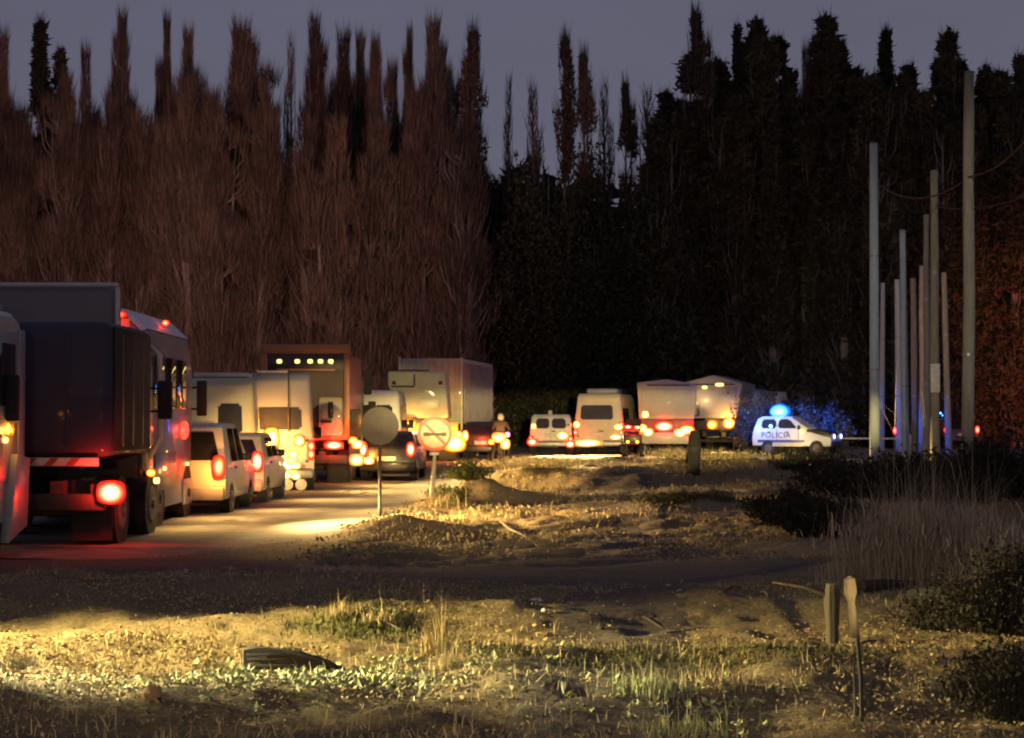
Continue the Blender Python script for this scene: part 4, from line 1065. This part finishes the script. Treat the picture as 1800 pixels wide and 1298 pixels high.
bm = ell(B(), (0, 0.66, 1.60), (0.13, 0.15, 0.15), 14, 10); obj('helmet', bm, P_SILVER, r_)
obj('visor', box(B(), -0.1, 0.1, 0.78, 0.815, 1.55, 1.65, 0.015), M_GLASS, r_)

# ------------------------------------------------------------------ signs, posts, barrier, poles
d = 33.0
t = thing('road_sign', 'dark grey back of a round road sign on a thin dark post', 'road sign', (X(668, d), d, gz(X(668, d), d)))
zc = Z(749, d) - t.location.z
obj('post', cyl(B(), (0, 0, -0.3), (0, 0, zc + 0.2), 0.03, None, 8), mat('dark_post', (0.025, 0.02, 0.02), 0.7), t)
M_BACK = mat('shaded_sign_back', (0.055, 0.05, 0.055), 0.7, 0.0, scale=4)  # back and post darkened in colour to stand for their shade
obj('disc', cyl(B(), (0, -0.055, zc), (0, -0.035, zc), 0.345, None, 40), M_BACK, t)
for q in (-0.14, 0.14): obj('clamp', box(B(), -0.06, 0.06, -0.075, -0.057, zc + q - 0.02, zc + q + 0.02, 0.005), M_BACK, t)
d = 34.6
t = thing('road_sign', 'round red-ringed no overtaking sign with a slash on a white post', 'road sign', (X(758, d), d, gz(X(758, d), d)), 3)
zc = Z(763, d) - t.location.z; rs = 0.335
obj('post', cyl(B(), (-0.02, 0, -0.3), (0.07, 0, zc - rs - 0.06), 0.05, 0.035, 10), mat('pale_post', (0.36, 0.34, 0.27), 0.6), t)
obj('post_cap', box(B(), -0.03, 0.15, -0.03, 0.03, zc - rs - 0.07, zc - rs - 0.01, 0.01), M_PLATE, t)
M_SW = mat('sign_white', (0.46, 0.42, 0.28), 0.6); M_SR = mat('sign_red', (0.50, 0.035, 0.010), 0.5); M_SB = mat('sign_black', (0.03, 0.022, 0.02), 0.6)
obj('disc', cyl(B(), (0.07, 0, zc), (0.07, -0.02, zc), rs, None, 48), M_SW, t)
bm = B(); n = 48; q = []
for k in range(n):
    a = 2 * math.pi * k / n
    q.append([bm.verts.new((0.07 + r * math.cos(a), y, zc + r * math.sin(a))) for r, y in ((rs, -0.021), (rs, -0.034), (rs * 0.80, -0.034), (rs * 0.80, -0.021))])
for k in range(n):
    a, b = q[k], q[(k + 1) % n]
    for j in range(4): bm.faces.new((a[j], b[j], b[(j + 1) % 4], a[(j + 1) % 4]))
obj('red_ring', bm, M_SR, t)
bm = box(B(), -rs * 0.81, rs * 0.81, -0.030, -0.022, -0.028, 0.028)
for v in bm.verts:
    x, z_ = v.co.x, v.co.z; c, s = math.cos(R(-45)), math.sin(R(-45)); v.co.x = 0.07 + x * c - z_ * s; v.co.z = zc + x * s + z_ * c
obj('slash', bm, mat('slash_dark_red', (0.16, 0.03, 0.015), 0.5), t)
bm = box(B(), -0.13, 0.27, -0.042, -0.031, zc - 0.035, zc + 0.02)
obj('truck_symbol', bm, M_SB, t)
bm = box(B(), -0.15, -0.04, -0.041, -0.0312, zc - 0.045, zc + 0.03); box(bm, 0.2, 0.29, -0.041, -0.0312, zc - 0.045, zc + 0.03); obj('truck_symbol', bm, M_SB, t)

d = 44.0; xx = X(1219, d)
t = thing('wooden_bollard', 'short black wooden bollard standing before the pale truck', 'bollard', (xx, d, gz(xx, d) + 0.02), 10)
bm = cyl(B(), (0, 0, -0.3), (0.02, 0, 0.62), 0.15, 0.16, 10); cyl(bm, (0.02, 0, 0.62), (0.03, 0, 1.02), 0.17, 0.12, 10); obj('trunk', bm, M_MATTBLACK, t)
obj('strap', cyl(B(), (0.02, 0, 0.52), (0.02, 0, 0.62), 0.175, None, 12), M_RUB, t)
d = 76.0
t = thing('barrier', 'thin pale boom barrier across the road right of the police car', 'barrier', (X(1592, d), d, gz(X(1592, d), d)))
obj('boom', cyl(B(), (-3.3, 0, 0.86), (0.2, 0, 0.84), 0.03, 0.045, 8), M_PLATE, t); obj('post', box(B(), 0.0, 0.2, -0.1, 0.1, -0.2, 1.0, 0.02), M_GALV, t)

M_POLEB = mat('concrete_pole', (0.35, 0.42, 0.46), 0.8, scale=4, var=0.2, stretch=(3, 3, 0.4)); M_POLEW = mat('weathered_wood_pole', (0.27, 0.25, 0.19), 0.85, scale=5, var=0.45, stretch=(6, 6, 0.35), bump=0.4); M_POLEG = mat('grey_wood_pole', (0.25, 0.23, 0.20), 0.85, scale=5, var=0.5, stretch=(6, 6, 0.35), bump=0.4)
GP = 'poles standing in the scrub at the right'
POLES = [  # px base, px top, py top, distance, radius, material, label
    (1537, 1538, 252, 47.0, 0.125, M_POLEB, 'thick smooth blue-grey pole standing leftmost and lit on its left side'),
    (1699, 1708, 125, 39.0, 0.13, M_POLEW, 'tallest weathered wooden pole standing on the right of the group'),
    (1642, 1645, 300, 54.0, 0.13, M_POLEW, 'second tallest greenish wooden pole in the middle with a small plate low down'),
    (1628, 1630, 378, 62.0, 0.11, M_POLEG, 'rough wooden pole just left of the pole with the plate'),
    (1592, 1588, 405, 66.0, 0.13, M_POLEB, 'slim pale blue-grey pole in the middle of the group with a flat top'),
    (1668, 1661, 480, 80.0, 0.14, M_POLEW, 'short wooden pole leaning left between the plated pole and the tallest'),
    (1608, 1606, 490, 84.0, 0.16, M_POLEG, 'ragged grey wooden pole right of the slim blue-grey pole'),
    (1620, 1622, 468, 78.0, 0.13, M_POLEG, 'rough brown wooden pole tucked beside the ragged grey one'),
    (1580, 1578, 492, 86.0, 0.15, M_POLEB, 'short grey pole just left of the slim blue-grey pole'),
    (1549, 1553, 498, 88.0, 0.13, M_POLEB, 'short pale pole half hidden behind the leftmost thick pole'),
]
for (pb, pt, py, d, r, m, lab) in POLES:
    x0, x1 = X(pb, d), X(pt, d); z0 = gz(x0, d); h = Z(py, d) - z0
    t = thing('utility_pole', lab, 'pole', (x0, d, z0), 0, GP)
    dx = x1 - x0; pts = []; rsn = []
    for k in range(9):
        u = k / 8; w = 0.25 * r if m is not M_POLEB else 0
        pts.append((dx * u + w * (vnoise(u * 4, d, 3) - .5), w * (vnoise(u * 4, d, 4) - .5), -0.5 + (h + 0.5) * u)); rsn.append(r * (1.12 - 0.28 * u) * (1 + (0.12 * (float(vnoise(u * 9, d, 5)) - 0.5) if m is not M_POLEB else 0)))
    obj('pole_shaft', tube(B(), pts, rsn, 12), m, t)
    obj('pole_cap', cyl(B(), (dx, 0, h), (dx, 0, h + 0.03), rsn[-1] * 1.05, rsn[-1] * 0.8, 12), M_STEEL if m is M_POLEB else m, t)
    if 'plate' in lab and 'second' in lab:
        obj('plate', box(B(), -0.14, 0.14, -r - 0.03, -r - 0.01, Z(690, d) - z0, Z(640, d) - z0, 0.01), M_PLATE, t)
    for u in (0.36, 0.68):
        obj('band', cyl(B(), (dx * u, 0, -0.5 + (h + .5) * u), (dx * u, 0, -0.44 + (h + .5) * u), r * (1.15 - 0.28 * u), None, 12), M_STEEL, t)


def cable(name, label, a, b, sag, r=0.014, m=None):
    pts = []
    for k in range(25):
        u = k / 24; p = Vector(a).lerp(Vector(b), u); p.z -= sag * 4 * u * (1 - u); pts.append(tuple(p))
    return tag(obj(name, tube(B(), pts, r, 5), m, None), label, 'cable', 'cables between the poles')


M_CAB = mat('orange_cable', (0.09, 0.036, 0.014), 0.9)
cable('cable', 'sagging orange cable from the leftmost pole to the tallest pole', (X(1544, 47), 47, Z(322, 47)), (X(1703, 39), 38.85, Z(312, 39)), 0.42, 0.02, M_CAB)
cable('cable', 'orange cable rising from the tallest pole to the right edge of the photo', (X(1703, 39), 38.86, Z(311, 39)), (X(1860, 31), 31, Z(175, 31)), 0.3, 0.018, M_CAB)
cable('cable', 'lower faint cable running from the plated pole past the tallest pole', (X(1648, 54), 54, Z(362, 54)), (X(1860, 36), 36, Z(322, 36)), 0.25, 0.014, M_CAB)

# ------------------------------------------------------------------ foreground things
M_OLDW = mat('weathered_wood', (0.07, 0.058, 0.046), 0.85, scale=7, var=0.4, stretch=(8, 8, 1), bump=0.5); M_BLACKW = mat('dark_wet_wood', (0.055, 0.042, 0.03), 0.8, scale=6, var=0.5, stretch=(1, 7, 7), bump=0.6)
def fpost(px, pyb, pyt, r0, r1, m, name, label, cat, lean=0.0, extra=None, d=None):
    if d is None: d = EYE * F / (pyb - HOR)
    x = X(px, d); z0 = gz(x, d)
    t = thing(name, label, cat, (x, d, z0)); h = Z(pyt, d) - z0
    obj('post', tube(B(), [(0, 0, -0.25), (lean * .3, 0.0, h * .35), (lean * .7, 0.01, h * .75), (lean, 0, h)], [r0, r0 * .95, r1, r1 * .7], 9), m, t)
    return t, h


d = 9.6; x = X(1511, d); t = thing('stake', 'long thin black stake with a pale weathered wooden top', 'stake', (x, d, gz(x, d)))
hh = [Z(q, d) - t.location.z for q in (1110, 1075, 1040, 1012)]
obj('shaft', tube(B(), [(0.005, 0, -0.25), (0.0, 0, hh[0] * .5), (-0.02, 0, hh[0]), (-0.03, 0, hh[1])], [0.010, 0.011, 0.012, 0.010], 8), P_DARK, t)
obj('weathered_top', tube(B(), [(-0.035, -0.005, hh[0] - 0.03), (-0.045, -0.006, hh[1]), (-0.05, 0, (hh[1] + hh[2]) / 2), (-0.055, 0, hh[2]), (-0.058, 0, hh[3] - 0.015), (-0.058, 0, hh[3])], [0.018, 0.022, 0.020, 0.037, 0.030, 0.008], 9), M_OLDW, t)
t, h = fpost(1461, 1130, 1025, 0.05, 0.06, M_OLDW, 'wooden_post', 'short thick wooden stump left of the pale-topped stake', 'post', 0.0, d=13.2)
obj('root', tube(B(), [(-0.02, 0, h * .8), (-0.2, 0.05, h * .93), (-0.42, 0.1, h)], [0.018, 0.012, 0.006], 6), M_BLACKW, t)
t, h = fpost(1501, 1262, 1160, 0.009, 0.008, P_DARK, 'metal_rod', 'shorter thin black rod touching the left side of the long stake', 'rod', -0.006)


def lying(name, label, cat, px0, py0, px1, py1, r, m, group=None, flat=False, lift=0.0):
    a = gpt(px0, py0); b = gpt(px1, py1)
    pts = []
    for u in (0, 0.3, 0.65, 1):
        x = a[0] + (b[0] - a[0]) * u; y = a[1] + (b[1] - a[1]) * u
        pts.append((x, y, gz(x, y) + r * 0.9 + lift * u + 0.01 * math.sin(u * 7)))
    return tag(obj(name, tube(B(), pts, [r, r * 0.95, r * 0.8, r * 0.4], 7), m), label, cat, group)


GS = 'sticks and logs on the ground at the right'
lying('log', 'dark log lying behind the stake under the dry reeds', 'log', 1512, 1052, 1650, 1036, 0.055, M_BLACKW, GS)
lying('log', 'bluish grey log end lying at the foot of the dry reeds', 'log', 1600, 1062, 1720, 1082, 0.06, mat('grey_log', (0.06, 0.065, 0.065), .85, scale=8), GS)
lying('stick', 'pale straight stick on the ground left of the black stake', 'stick', 1404, 1124, 1490, 1120, 0.012, M_OLDW, GS)
lying('stick', 'pale stick on the ground right of the black stake', 'stick', 1508, 1123, 1552, 1122, 0.012, M_OLDW, GS)
lying('stick', 'short pale stick lying under the grey log end', 'stick', 1615, 1100, 1632, 1088, 0.014, M_PLATE, GS)
for k, (a, b, c_, e) in enumerate([(880, 905, 945, 938), (1380, 1024, 1455, 1016), (640, 1085, 760, 1110), (700, 1128, 800, 1152), (1130, 1075, 1190, 1090), (1270, 1060, 1330, 1042), (1150, 1098, 1230, 1085)]):
    lying('stick', ['dark forked branch lying on the mound right of the red-ringed sign', 'pale bent stick left of the wooden stump', 'thin twig lying over the green grass patch',
                    'dark stick lying right of the wooden plank', 'thin brown twig in the middle of the bare path', 'thin twig on the bare ground left of the scrub', 'short twig just below the middle of the path'][k], 'stick', a, b, c_, e, 0.02 if k == 0 else 0.010, M_BLACKW if k in (0, 3) else M_OLDW, 'fallen sticks and twigs')
# plank
a = gpt(430, 1168); b = gpt(610, 1166)
t = thing('plank', 'dark split wooden plank lying on edge in the pale weeds', 'plank', (a[0], a[1] - 0.05, gz(a[0], a[1]) + 0.055))
L = b[0] - a[0]; bm = B()
pts = [(0, -0.03), (0, 0.135), (0.1, 0.145), (L * .55, 0.115), (L * .8, 0.06), (L, 0.0), (L * .95, -0.03)]
va = [bm.verts.new((x, 0, z_)) for x, z_ in pts]; vb = [bm.verts.new((x, 0.05, z_ + 0.006)) for x, z_ in pts]
fs = [bm.faces.new(va), bm.faces.new(vb[::-1])] + [bm.faces.new((va[i], vb[i], vb[(i + 1) % 7], va[(i + 1) % 7])) for i in range(7)]
bmesh.ops.bevel(bm, geom=list({e for f in fs for e in f.edges}), offset=0.006, segments=1, affect='EDGES')
obj('board', bm, M_BLACKW, t)
for z_ in (0.03, 0.07, 0.1): obj('splinter', box(B(), 0.03, L * (0.75 - z_ * 3), -0.012, 0.0, z_ - 0.008, z_ + 0.008, 0.003), M_BLACKW, t)
obj('pale_chip', prof(B(), [(-0.016, 0.075), (-0.013, 0.075), (-0.013, 0.09), (-0.016, 0.09)], 0.09, 0.16), M_OLDW, t)
# litter and stones
def blob(name, label, cat, px, py, sx, sy, sz, m, seed, grp=None):
    x, y = gpt(px, py); bm = ell(B(), (0, 0, 0), (sx, sy, sz), 10, 7); rd = random.Random(seed)
    for v in bm.verts: v.co *= rd.uniform(0.8, 1.15)
    o = tag(obj(name, bm, m), label, cat, grp); o.location = (x, y, gz(x, y) + sz * 0.6); return o


M_PAPER = mat('litter_white', (0.62, 0.6, 0.58), 0.8)
blob('paper_litter', 'crumpled white litter on the dark path, largest and farthest', 'litter', 943, 1046, 0.06, 0.05, 0.018, M_PAPER, 1, 'litter on the path')
blob('paper_litter', 'small white litter between the large white and the yellow one', 'litter', 957, 1080, 0.028, 0.03, 0.02, M_PAPER, 2, 'litter on the path')
blob('paper_litter', 'small pinkish litter right of the yellow one', 'litter', 979, 1099, 0.02, 0.02, 0.012, mat('litter_pink', (.5, .4, .36), .8), 3, 'litter on the path')
blob('paper_litter', 'flat yellow litter on the path', 'litter', 952, 1100, 0.055, 0.03, 0.010, mat('litter_yellow', (.55, .40, .05), .7), 4, 'litter on the path')
blob('paper_litter', 'pale scrap on the dirt at the right of the moss', 'litter', 1265, 1160, 0.03, 0.03, 0.015, M_OLDW, 5, 'litter on the path')
blob('stone', 'rounded orange-brown stone at the bottom left', 'stone', 270, 1256, 0.055, 0.05, 0.05, mat('orange_stone', (0.34, 0.2, 0.10), .9), 6)
blob('stone', 'small dark stone beside the path litter', 'stone', 1056, 1093, 0.035, 0.03, 0.03, mat('dark_stone', (0.06, .05, .04), .9), 7)
rd = random.Random(77)
rng = np.random.default_rng(99)
# gravel on the road edge and verge: uncounted pebbles
def scatter(n, x0, x1, y0, y1, pw=1.0):
    # denser close by: area-uniform in x, biased in y
    y = y0 + (y1 - y0) * rng.random(n) ** pw; x = x0 + (x1 - x0) * rng.random(n); return x, y


def chips(name, x, y, size, m, lift=0.0, tilt=0.5, aspect=2.2):
    n = len(x); z = hgt(x, y)
    a = rng.uniform(0, 2 * np.pi, n); el = np.abs(rng.normal(0, tilt, n))
    u = np.stack([np.cos(a) * np.cos(el), np.sin(a) * np.cos(el), np.sin(el)], 1)
    w = np.cross(u, rng.normal(size=(n, 3)) * 0.5 + np.array([0, 0, 1.0])); w /= np.linalg.norm(w, axis=1)[:, None]
    nn = np.cross(u, w); s = size * np.clip(rng.lognormal(0, 0.35, n), 0.3, 2.0)
    base = np.stack([x, y, z + 0.006 + lift * rng.random(n)], 1)
    V = np.empty((n, 5, 3)); su = u * s[:, None]; sw = w * (s / aspect)[:, None]; sn = nn * (s * 0.22)[:, None]
    V[:, 0] = base; V[:, 1] = base + su * .45 + sw * .5 + sn; V[:, 2] = base + su; V[:, 3] = base + su * .45 - sw * .5 + sn; V[:, 4] = base + su * .5
    i = np.arange(n)[:, None] * 5
    Fc = np.concatenate([i + np.array([[0, 1, 4]]), i + np.array([[1, 2, 4]]), i + np.array([[4, 2, 3]]), i + np.array([[0, 4, 3]])])
    return tag(np_mesh(name, V.reshape(-1, 3), Fc, m), kind='stuff')


def blades(name, x, y, h, w, m, lean=0.35, lean_dir=None, parent=None, z=None):
    n = len(x); z = hgt(x, y) if z is None else z
    hh = h * rng.lognormal(0, 0.35, n); a = rng.uniform(0, 2 * np.pi, n); ln = np.abs(rng.normal(0, lean, n)) * hh
    b = rng.uniform(0, 2 * np.pi, n); s = np.stack([np.cos(b), np.sin(b), np.zeros(n)], 1) * (w * 0.5)
    P = np.stack([x, y, z - 0.01], 1); d1 = np.stack([np.cos(a) * ln * .3, np.sin(a) * ln * .3, hh * .6], 1); d2 = np.stack([np.cos(a) * ln, np.sin(a) * ln, hh * np.clip(1 - np.abs(ln / hh) * .25, .3, 1)], 1)
    V = np.empty((n, 5, 3)); V[:, 0] = P - s; V[:, 1] = P + s; V[:, 2] = P + d1 - s * .7; V[:, 3] = P + d1 + s * .7; V[:, 4] = P + d2
    i = np.arange(n)[:, None] * 5
    Fc = np.concatenate([i + np.array([[0, 1, 3]]), i + np.array([[0, 3, 2]]), i + np.array([[2, 3, 4]])])
    return np_mesh(name, V.reshape(-1, 3), Fc, m, parent)


M_LITTER = mat('dry_leaf_litter', (0.36, 0.27, 0.14), 0.85, scale=2.0, var=0.45, island=0.5)
M_STRAW = mat('dry_straw', (0.40, 0.32, 0.17), 0.85, scale=2.0, var=0.35, island=0.45)
M_GREEN = mat('green_grass', (0.085, 0.10, 0.025), 0.8, scale=2.0, var=0.4, island=0.4)
M_WEED = mat('pale_green_weeds', (0.34, 0.36, 0.18), 0.75, scale=2.0, var=0.35, island=0.35)
M_MOSS = mat('dark_moss', (0.075, 0.085, 0.022), 0.9, scale=2.0, var=0.4, island=0.4)
M_REED = mat('dry_reed', (0.36, 0.30, 0.24), 0.85, scale=1.0, var=0.4, island=0.4)
M_BUSH = mat('dark_scrub', (0.015, 0.012, 0.007), 0.85, scale=1.0, var=0.4, island=0.5)


def keep(x, y, dens):
    k = dens > rng.random(len(x)); return x[k], y[k]


offtrack = lambda x, y: smooth(1.0, 2.4, pdist(x, y, TRACK)) * smooth(3.6, 5.0, pdist(x, y, ROAD))
x, y = scatter(130000, -6.8, 7.5, 7.0, 21.0, 1.5); path = smooth(0.6, 1.6, np.abs(x - 0.8 - 0.06 * (y - 10))); x, y = keep(x, y, offtrack(x, y) * (0.25 + 0.75 * path) * smooth(0.25, 0.6, vnoise(x * 1.1, y * 1.1, 31)))
chips('leaf_litter', x, y, 0.026, M_LITTER, 0.015, 0.4)
x, y = scatter(26000, -6.5, 8, 7.5, 20, 1.4); x, y = keep(x, y, offtrack(x, y) * smooth(0.35, 0.65, vnoise(x * 0.8, y * 0.8, 33)))
tag(blades('dry_grass', x, y, 0.075, 0.006, M_STRAW, 1.0), kind='stuff')
x, y = scatter(70000, -5, 12, 24, 66, 1.5); x, y = keep(x, y, offtrack(x, y) * smooth(25, 31, y) * smooth(0.3, 0.55, vnoise(x * 0.45, y * 0.3, 35)))
tag(blades('far_dry_grass', x, y, 0.085, 0.014, M_STRAW, 1.0), kind='stuff')
x, y = scatter(26000, -8, 8, 7.0, 28, 1.2)
chips('gravel', x, y, 0.016, mat('gravel_grey', (0.24, 0.2, 0.15), .9, island=0.5), 0.0, 0.9, 1.2)
x, y = scatter(60000, -6, 12, 22, 62, 1.3); x, y = keep(x, y, smooth(3.4, 4.6, pdist(x, y, ROAD)) * smooth(0.3, 0.6, vnoise(x * 0.9, y * 0.5, 41)))
chips('verge_rubble', x, y, 0.045, mat('rubble', (0.27, 0.215, 0.125), .9, island=0.5), 0.01, 0.7, 1.6)
# bleached rosettes of weed round the plank
n = 330; cx, cy = rng.normal(-1.15, 0.5, n), rng.normal(11.2, 0.6, n)
kx, ky = rng.uniform(-3.8, -1.6, 25), rng.normal(11.0, 0.2, 25); cx = np.concatenate([cx, kx, rng.normal(0.85, 0.35, 70)]); cy = np.concatenate([cy, ky, rng.normal(10.2, 0.5, 70)])
px_ = np.repeat(cx, 9) + rng.normal(0, .02, len(cx) * 9); py_ = np.repeat(cy, 9) + rng.normal(0, .02, len(cx) * 9)
chips('ground_weeds', px_, py_, 0.034, M_WEED, 0.02, 0.55, 1.6)
# green patch and moss
x, y = rng.normal(-1.15, 0.33, 5000), rng.normal(14.3, 0.35, 5000); tag(blades('green_grass', x, y, 0.035, 0.007, M_GREEN, .5), kind='stuff')
x, y = np.concatenate([rng.normal(0.72, 0.35, 9000), rng.normal(1.9, 0.4, 3000), rng.normal(-0.05, .15, 1200)]), np.concatenate([rng.normal(12.0, 0.5, 9000), rng.normal(11.9, 0.25, 3000), rng.normal(12.1, .2, 1200)])
tag(blades('moss', x, y, 0.028, 0.008, M_MOSS, .8), kind='stuff')


def tuft(name, label, cat, px, py, n, h, spread, m, group, w=0.006, lean=0.3, d=None):
    if d is None: x0, d = gpt(px, py)
    x0 = X(px, d); z0 = gz(x0, d)
    t = thing(name, label, cat, (x0, d, z0), 0, group)
    o = blades('stalks', rng.normal(0, spread, n), rng.normal(0, spread, n), h, w, m, lean, parent=t, z=np.full(n, -0.02))
    o['kind'] = 'stuff'
    return t


GT = 'dry grass tufts on the verge'
tuft('grass_tuft', 'tall yellow dry grass tuft standing right of the wooden plank', 'grass tuft', 772, 1150, 170, 0.24, 0.06, M_STRAW, GT)
tuft('grass_tuft', 'short yellow grass tuft at the foot of the tallest tuft', 'grass tuft', 796, 1175, 160, 0.13, 0.05, M_STRAW, GT)
tuft('grass_tuft', 'yellow grass tuft growing at the left end of the green patch', 'grass tuft', 602, 1086, 120, 0.13, 0.06, M_STRAW, GT)
tuft('grass_tuft', 'yellow grass tuft at the right end of the green patch', 'grass tuft', 665, 1092, 110, 0.10, 0.08, M_STRAW, GT)
tuft('grass_tuft', 'dry tuft at the foot of the red-ringed sign', 'grass tuft', 775, 893, 260, 0.22, 0.16, M_STRAW, GT, 0.012, d=34.2)
tuft('grass_tuft', 'pale tuft at the bottom middle of the photo', 'grass tuft', 1140, 1230, 400, 0.11, 0.12, M_WEED, GT)
tuft('grass_tuft', 'pale tuft at the bottom edge right of the middle', 'grass tuft', 1200, 1285, 400, 0.10, 0.11, M_WEED, GT)
tuft('grass_tuft', 'straw tuft right of the dark moss patch', 'grass tuft', 1260, 1215, 260, 0.08, 0.12, M_STRAW, GT)


def reeds(px, d, n, h, sx, label):
    x0 = X(px, d); t = thing('dry_reed_clump', label, 'reeds', (x0, d, gz(x0, d)), 0, 'clumps of tall dry reeds')
    n = int(n * 1.7); rx, ry = rng.normal(0, sx * 1.1, n), rng.normal(0, 0.28, n)
    st = blades('stalks', rx, ry, h * (1.05 - 0.35 * np.abs(rx) / (sx * 2)), 0.0045, M_REED, 0.34, parent=t, z=np.full(n, -0.05))
    k = n // 4; hh = h * rng.uniform(.6, 1.1, k)
    st['kind'] = 'stuff'; pl = blades('plumes', rx[:k], ry[:k], 0.16, 0.012, M_REED, 0.5, parent=t, z=hh * 0.85); pl['kind'] = 'stuff'
    return t


for px, d, n, h, sx, lab in [(1530, 17.4, 630, 0.65, 0.21, 'leftmost clump of tall dry reeds behind the wooden stump and stake'), (1590, 17.0, 780, 0.76, 0.21, 'tall dense clump of dry reeds below the pole group'),
                             (1650, 17.2, 780, 0.73, 0.21, 'dense clump of dry reeds below the tallest pole'), (1710, 16.6, 630, 0.65, 0.21, 'thinner clump of dry reeds at the right below the tallest pole'),
                             (1760, 15.8, 450, 0.53, 0.19, 'rightmost low clump of dry reeds beside the dark bush')]:
    reeds(px, d, n, h, sx, lab)


def bush(px, d, sx, sz, n, label, m=None, leaf=0.06):
    global rng
    x0 = X(px, d); t = thing('scrub_bush', label, 'bush', (x0, d, gz(x0, d)), 0, 'dark scrub bushes')
    out = []; ns = 16; sa = rng.uniform(0, 2 * np.pi, ns); sr = np.sqrt(rng.random(ns)); sh = sz * rng.uniform(0.45, 1.15, ns) * (1.1 - 0.5 * sr)
    k = rng.integers(0, ns, n); u = rng.random(n) ** 0.7; wob = rng.normal(size=(n, 3)) * np.array([sx * 0.13, sx * 0.13, sz * 0.08])
    P = np.stack([np.cos(sa[k]) * sr[k] * sx * (0.35 + 0.65 * u), np.sin(sa[k]) * sr[k] * sx * 0.8 * (0.35 + 0.65 * u), sh[k] * u], 1) + wob * (0.5 + u)[:, None]
    P[:, 2] = np.abs(P[:, 2]); a = sa[k] + rng.normal(0, .6, n)
    leafquads(P[: n // 2], leaf, out, 0.8); leafquads(P[n // 2:], leaf * 0.6, out, 0.8)
    spray(P[::3], np.stack([np.cos(a[::3]) * .4, np.sin(a[::3]) * .4, np.ones(len(a[::3]))], 1), np.full(len(a[::3]), leaf * 3.2), np.full(len(a[::3]), leaf * 0.12), out)
    flush('foliage', out, m or M_BUSH, t)
    bm = B()
    for k in range(9):
        e = rng.integers(0, n); tube(bm, [(0, 0, -0.05), (P[e][0] * .5, P[e][1] * .5, P[e][2] * .4), tuple(P[e])], [0.03 * sx, 0.02 * sx, 0.006], 4)
    obj('stems', bm, M_BLACKW, t)
    return t


for a in [(1428, 46, 1.5, 0.5, 4500, 'dark scrub bush below the front wheel of the police car'), (1490, 36, 1.0, 0.75, 4500, 'dark bush left of the foot of the thick blue-grey pole'),
          (1560, 37, 1.3, 0.95, 5000, 'dark bush hiding the feet of the left poles'), (1640, 35, 1.3, 1.0, 5000, 'dark bush hiding the feet of the middle poles'), (1740, 34, 1.5, 1.15, 5500, 'dark bush hiding the foot of the tallest pole'),
          (1815, 26, 1.0, 0.9, 6500, 'big dark bush cut by the right edge behind the reeds'), (1445, 25.5, 0.75, 0.5, 6000, 'low dark bush left of the dry reeds'), (1375, 27.5, 0.7, 0.45, 3500, 'low scrub at the end of the dark track'),
          (1785, 12.6, 0.55, 0.62, 20000, 'dark bush at the right edge below the reeds'), (1800, 9.9, 0.42, 0.36, 18000, 'brown bush in the bottom right corner'), (1700, 13.8, 0.45, 0.26, 12000, 'low brown scrub in front of the rightmost reeds')]:
    bush(*a, leaf=0.075 if a[1] > 20 else 0.024)
for a in [(825, 37.6, 0.6, 0.32, 2500, 'dark green shrub on the mound right of the red-ringed sign'), (790, 36.4, 0.5, 0.35, 2000, 'small yellow-green shrub at the foot of the red-ringed sign'), (1225, 45.6, 1.5, 0.26, 4000, 'pale tussocky scrub on the mound before the pale truck'),
          (940, 45.8, 1.6, 0.24, 4000, 'pale scrub on the mound below the panel van'), (1200, 31.3, 0.8, 0.16, 2500, 'low grey-green scrub beyond the dark track')]:
    bush(*a, m=M_STRAW if 'pale' in a[5] else M_MOSS, leaf=0.05)

for a in [(1345, 79.5, 1.3, 2.9, 5200, 'tall bush added behind the police car to catch the blue beacon light'), (1400, 78.5, 1.2, 2.5, 5200, 'bush added behind the bonnet of the police car to catch blue light'), (1462, 78.0, 1.0, 1.7, 3500, 'low bush added beyond the front lamps of the police car to catch blue light')]:
    bush(*a, m=mat('added_bush_leaves', (0.05, 0.055, 0.03), .8, island=.5), leaf=0.11)  # bushes added to catch blue light, suggesting the beacon's flare
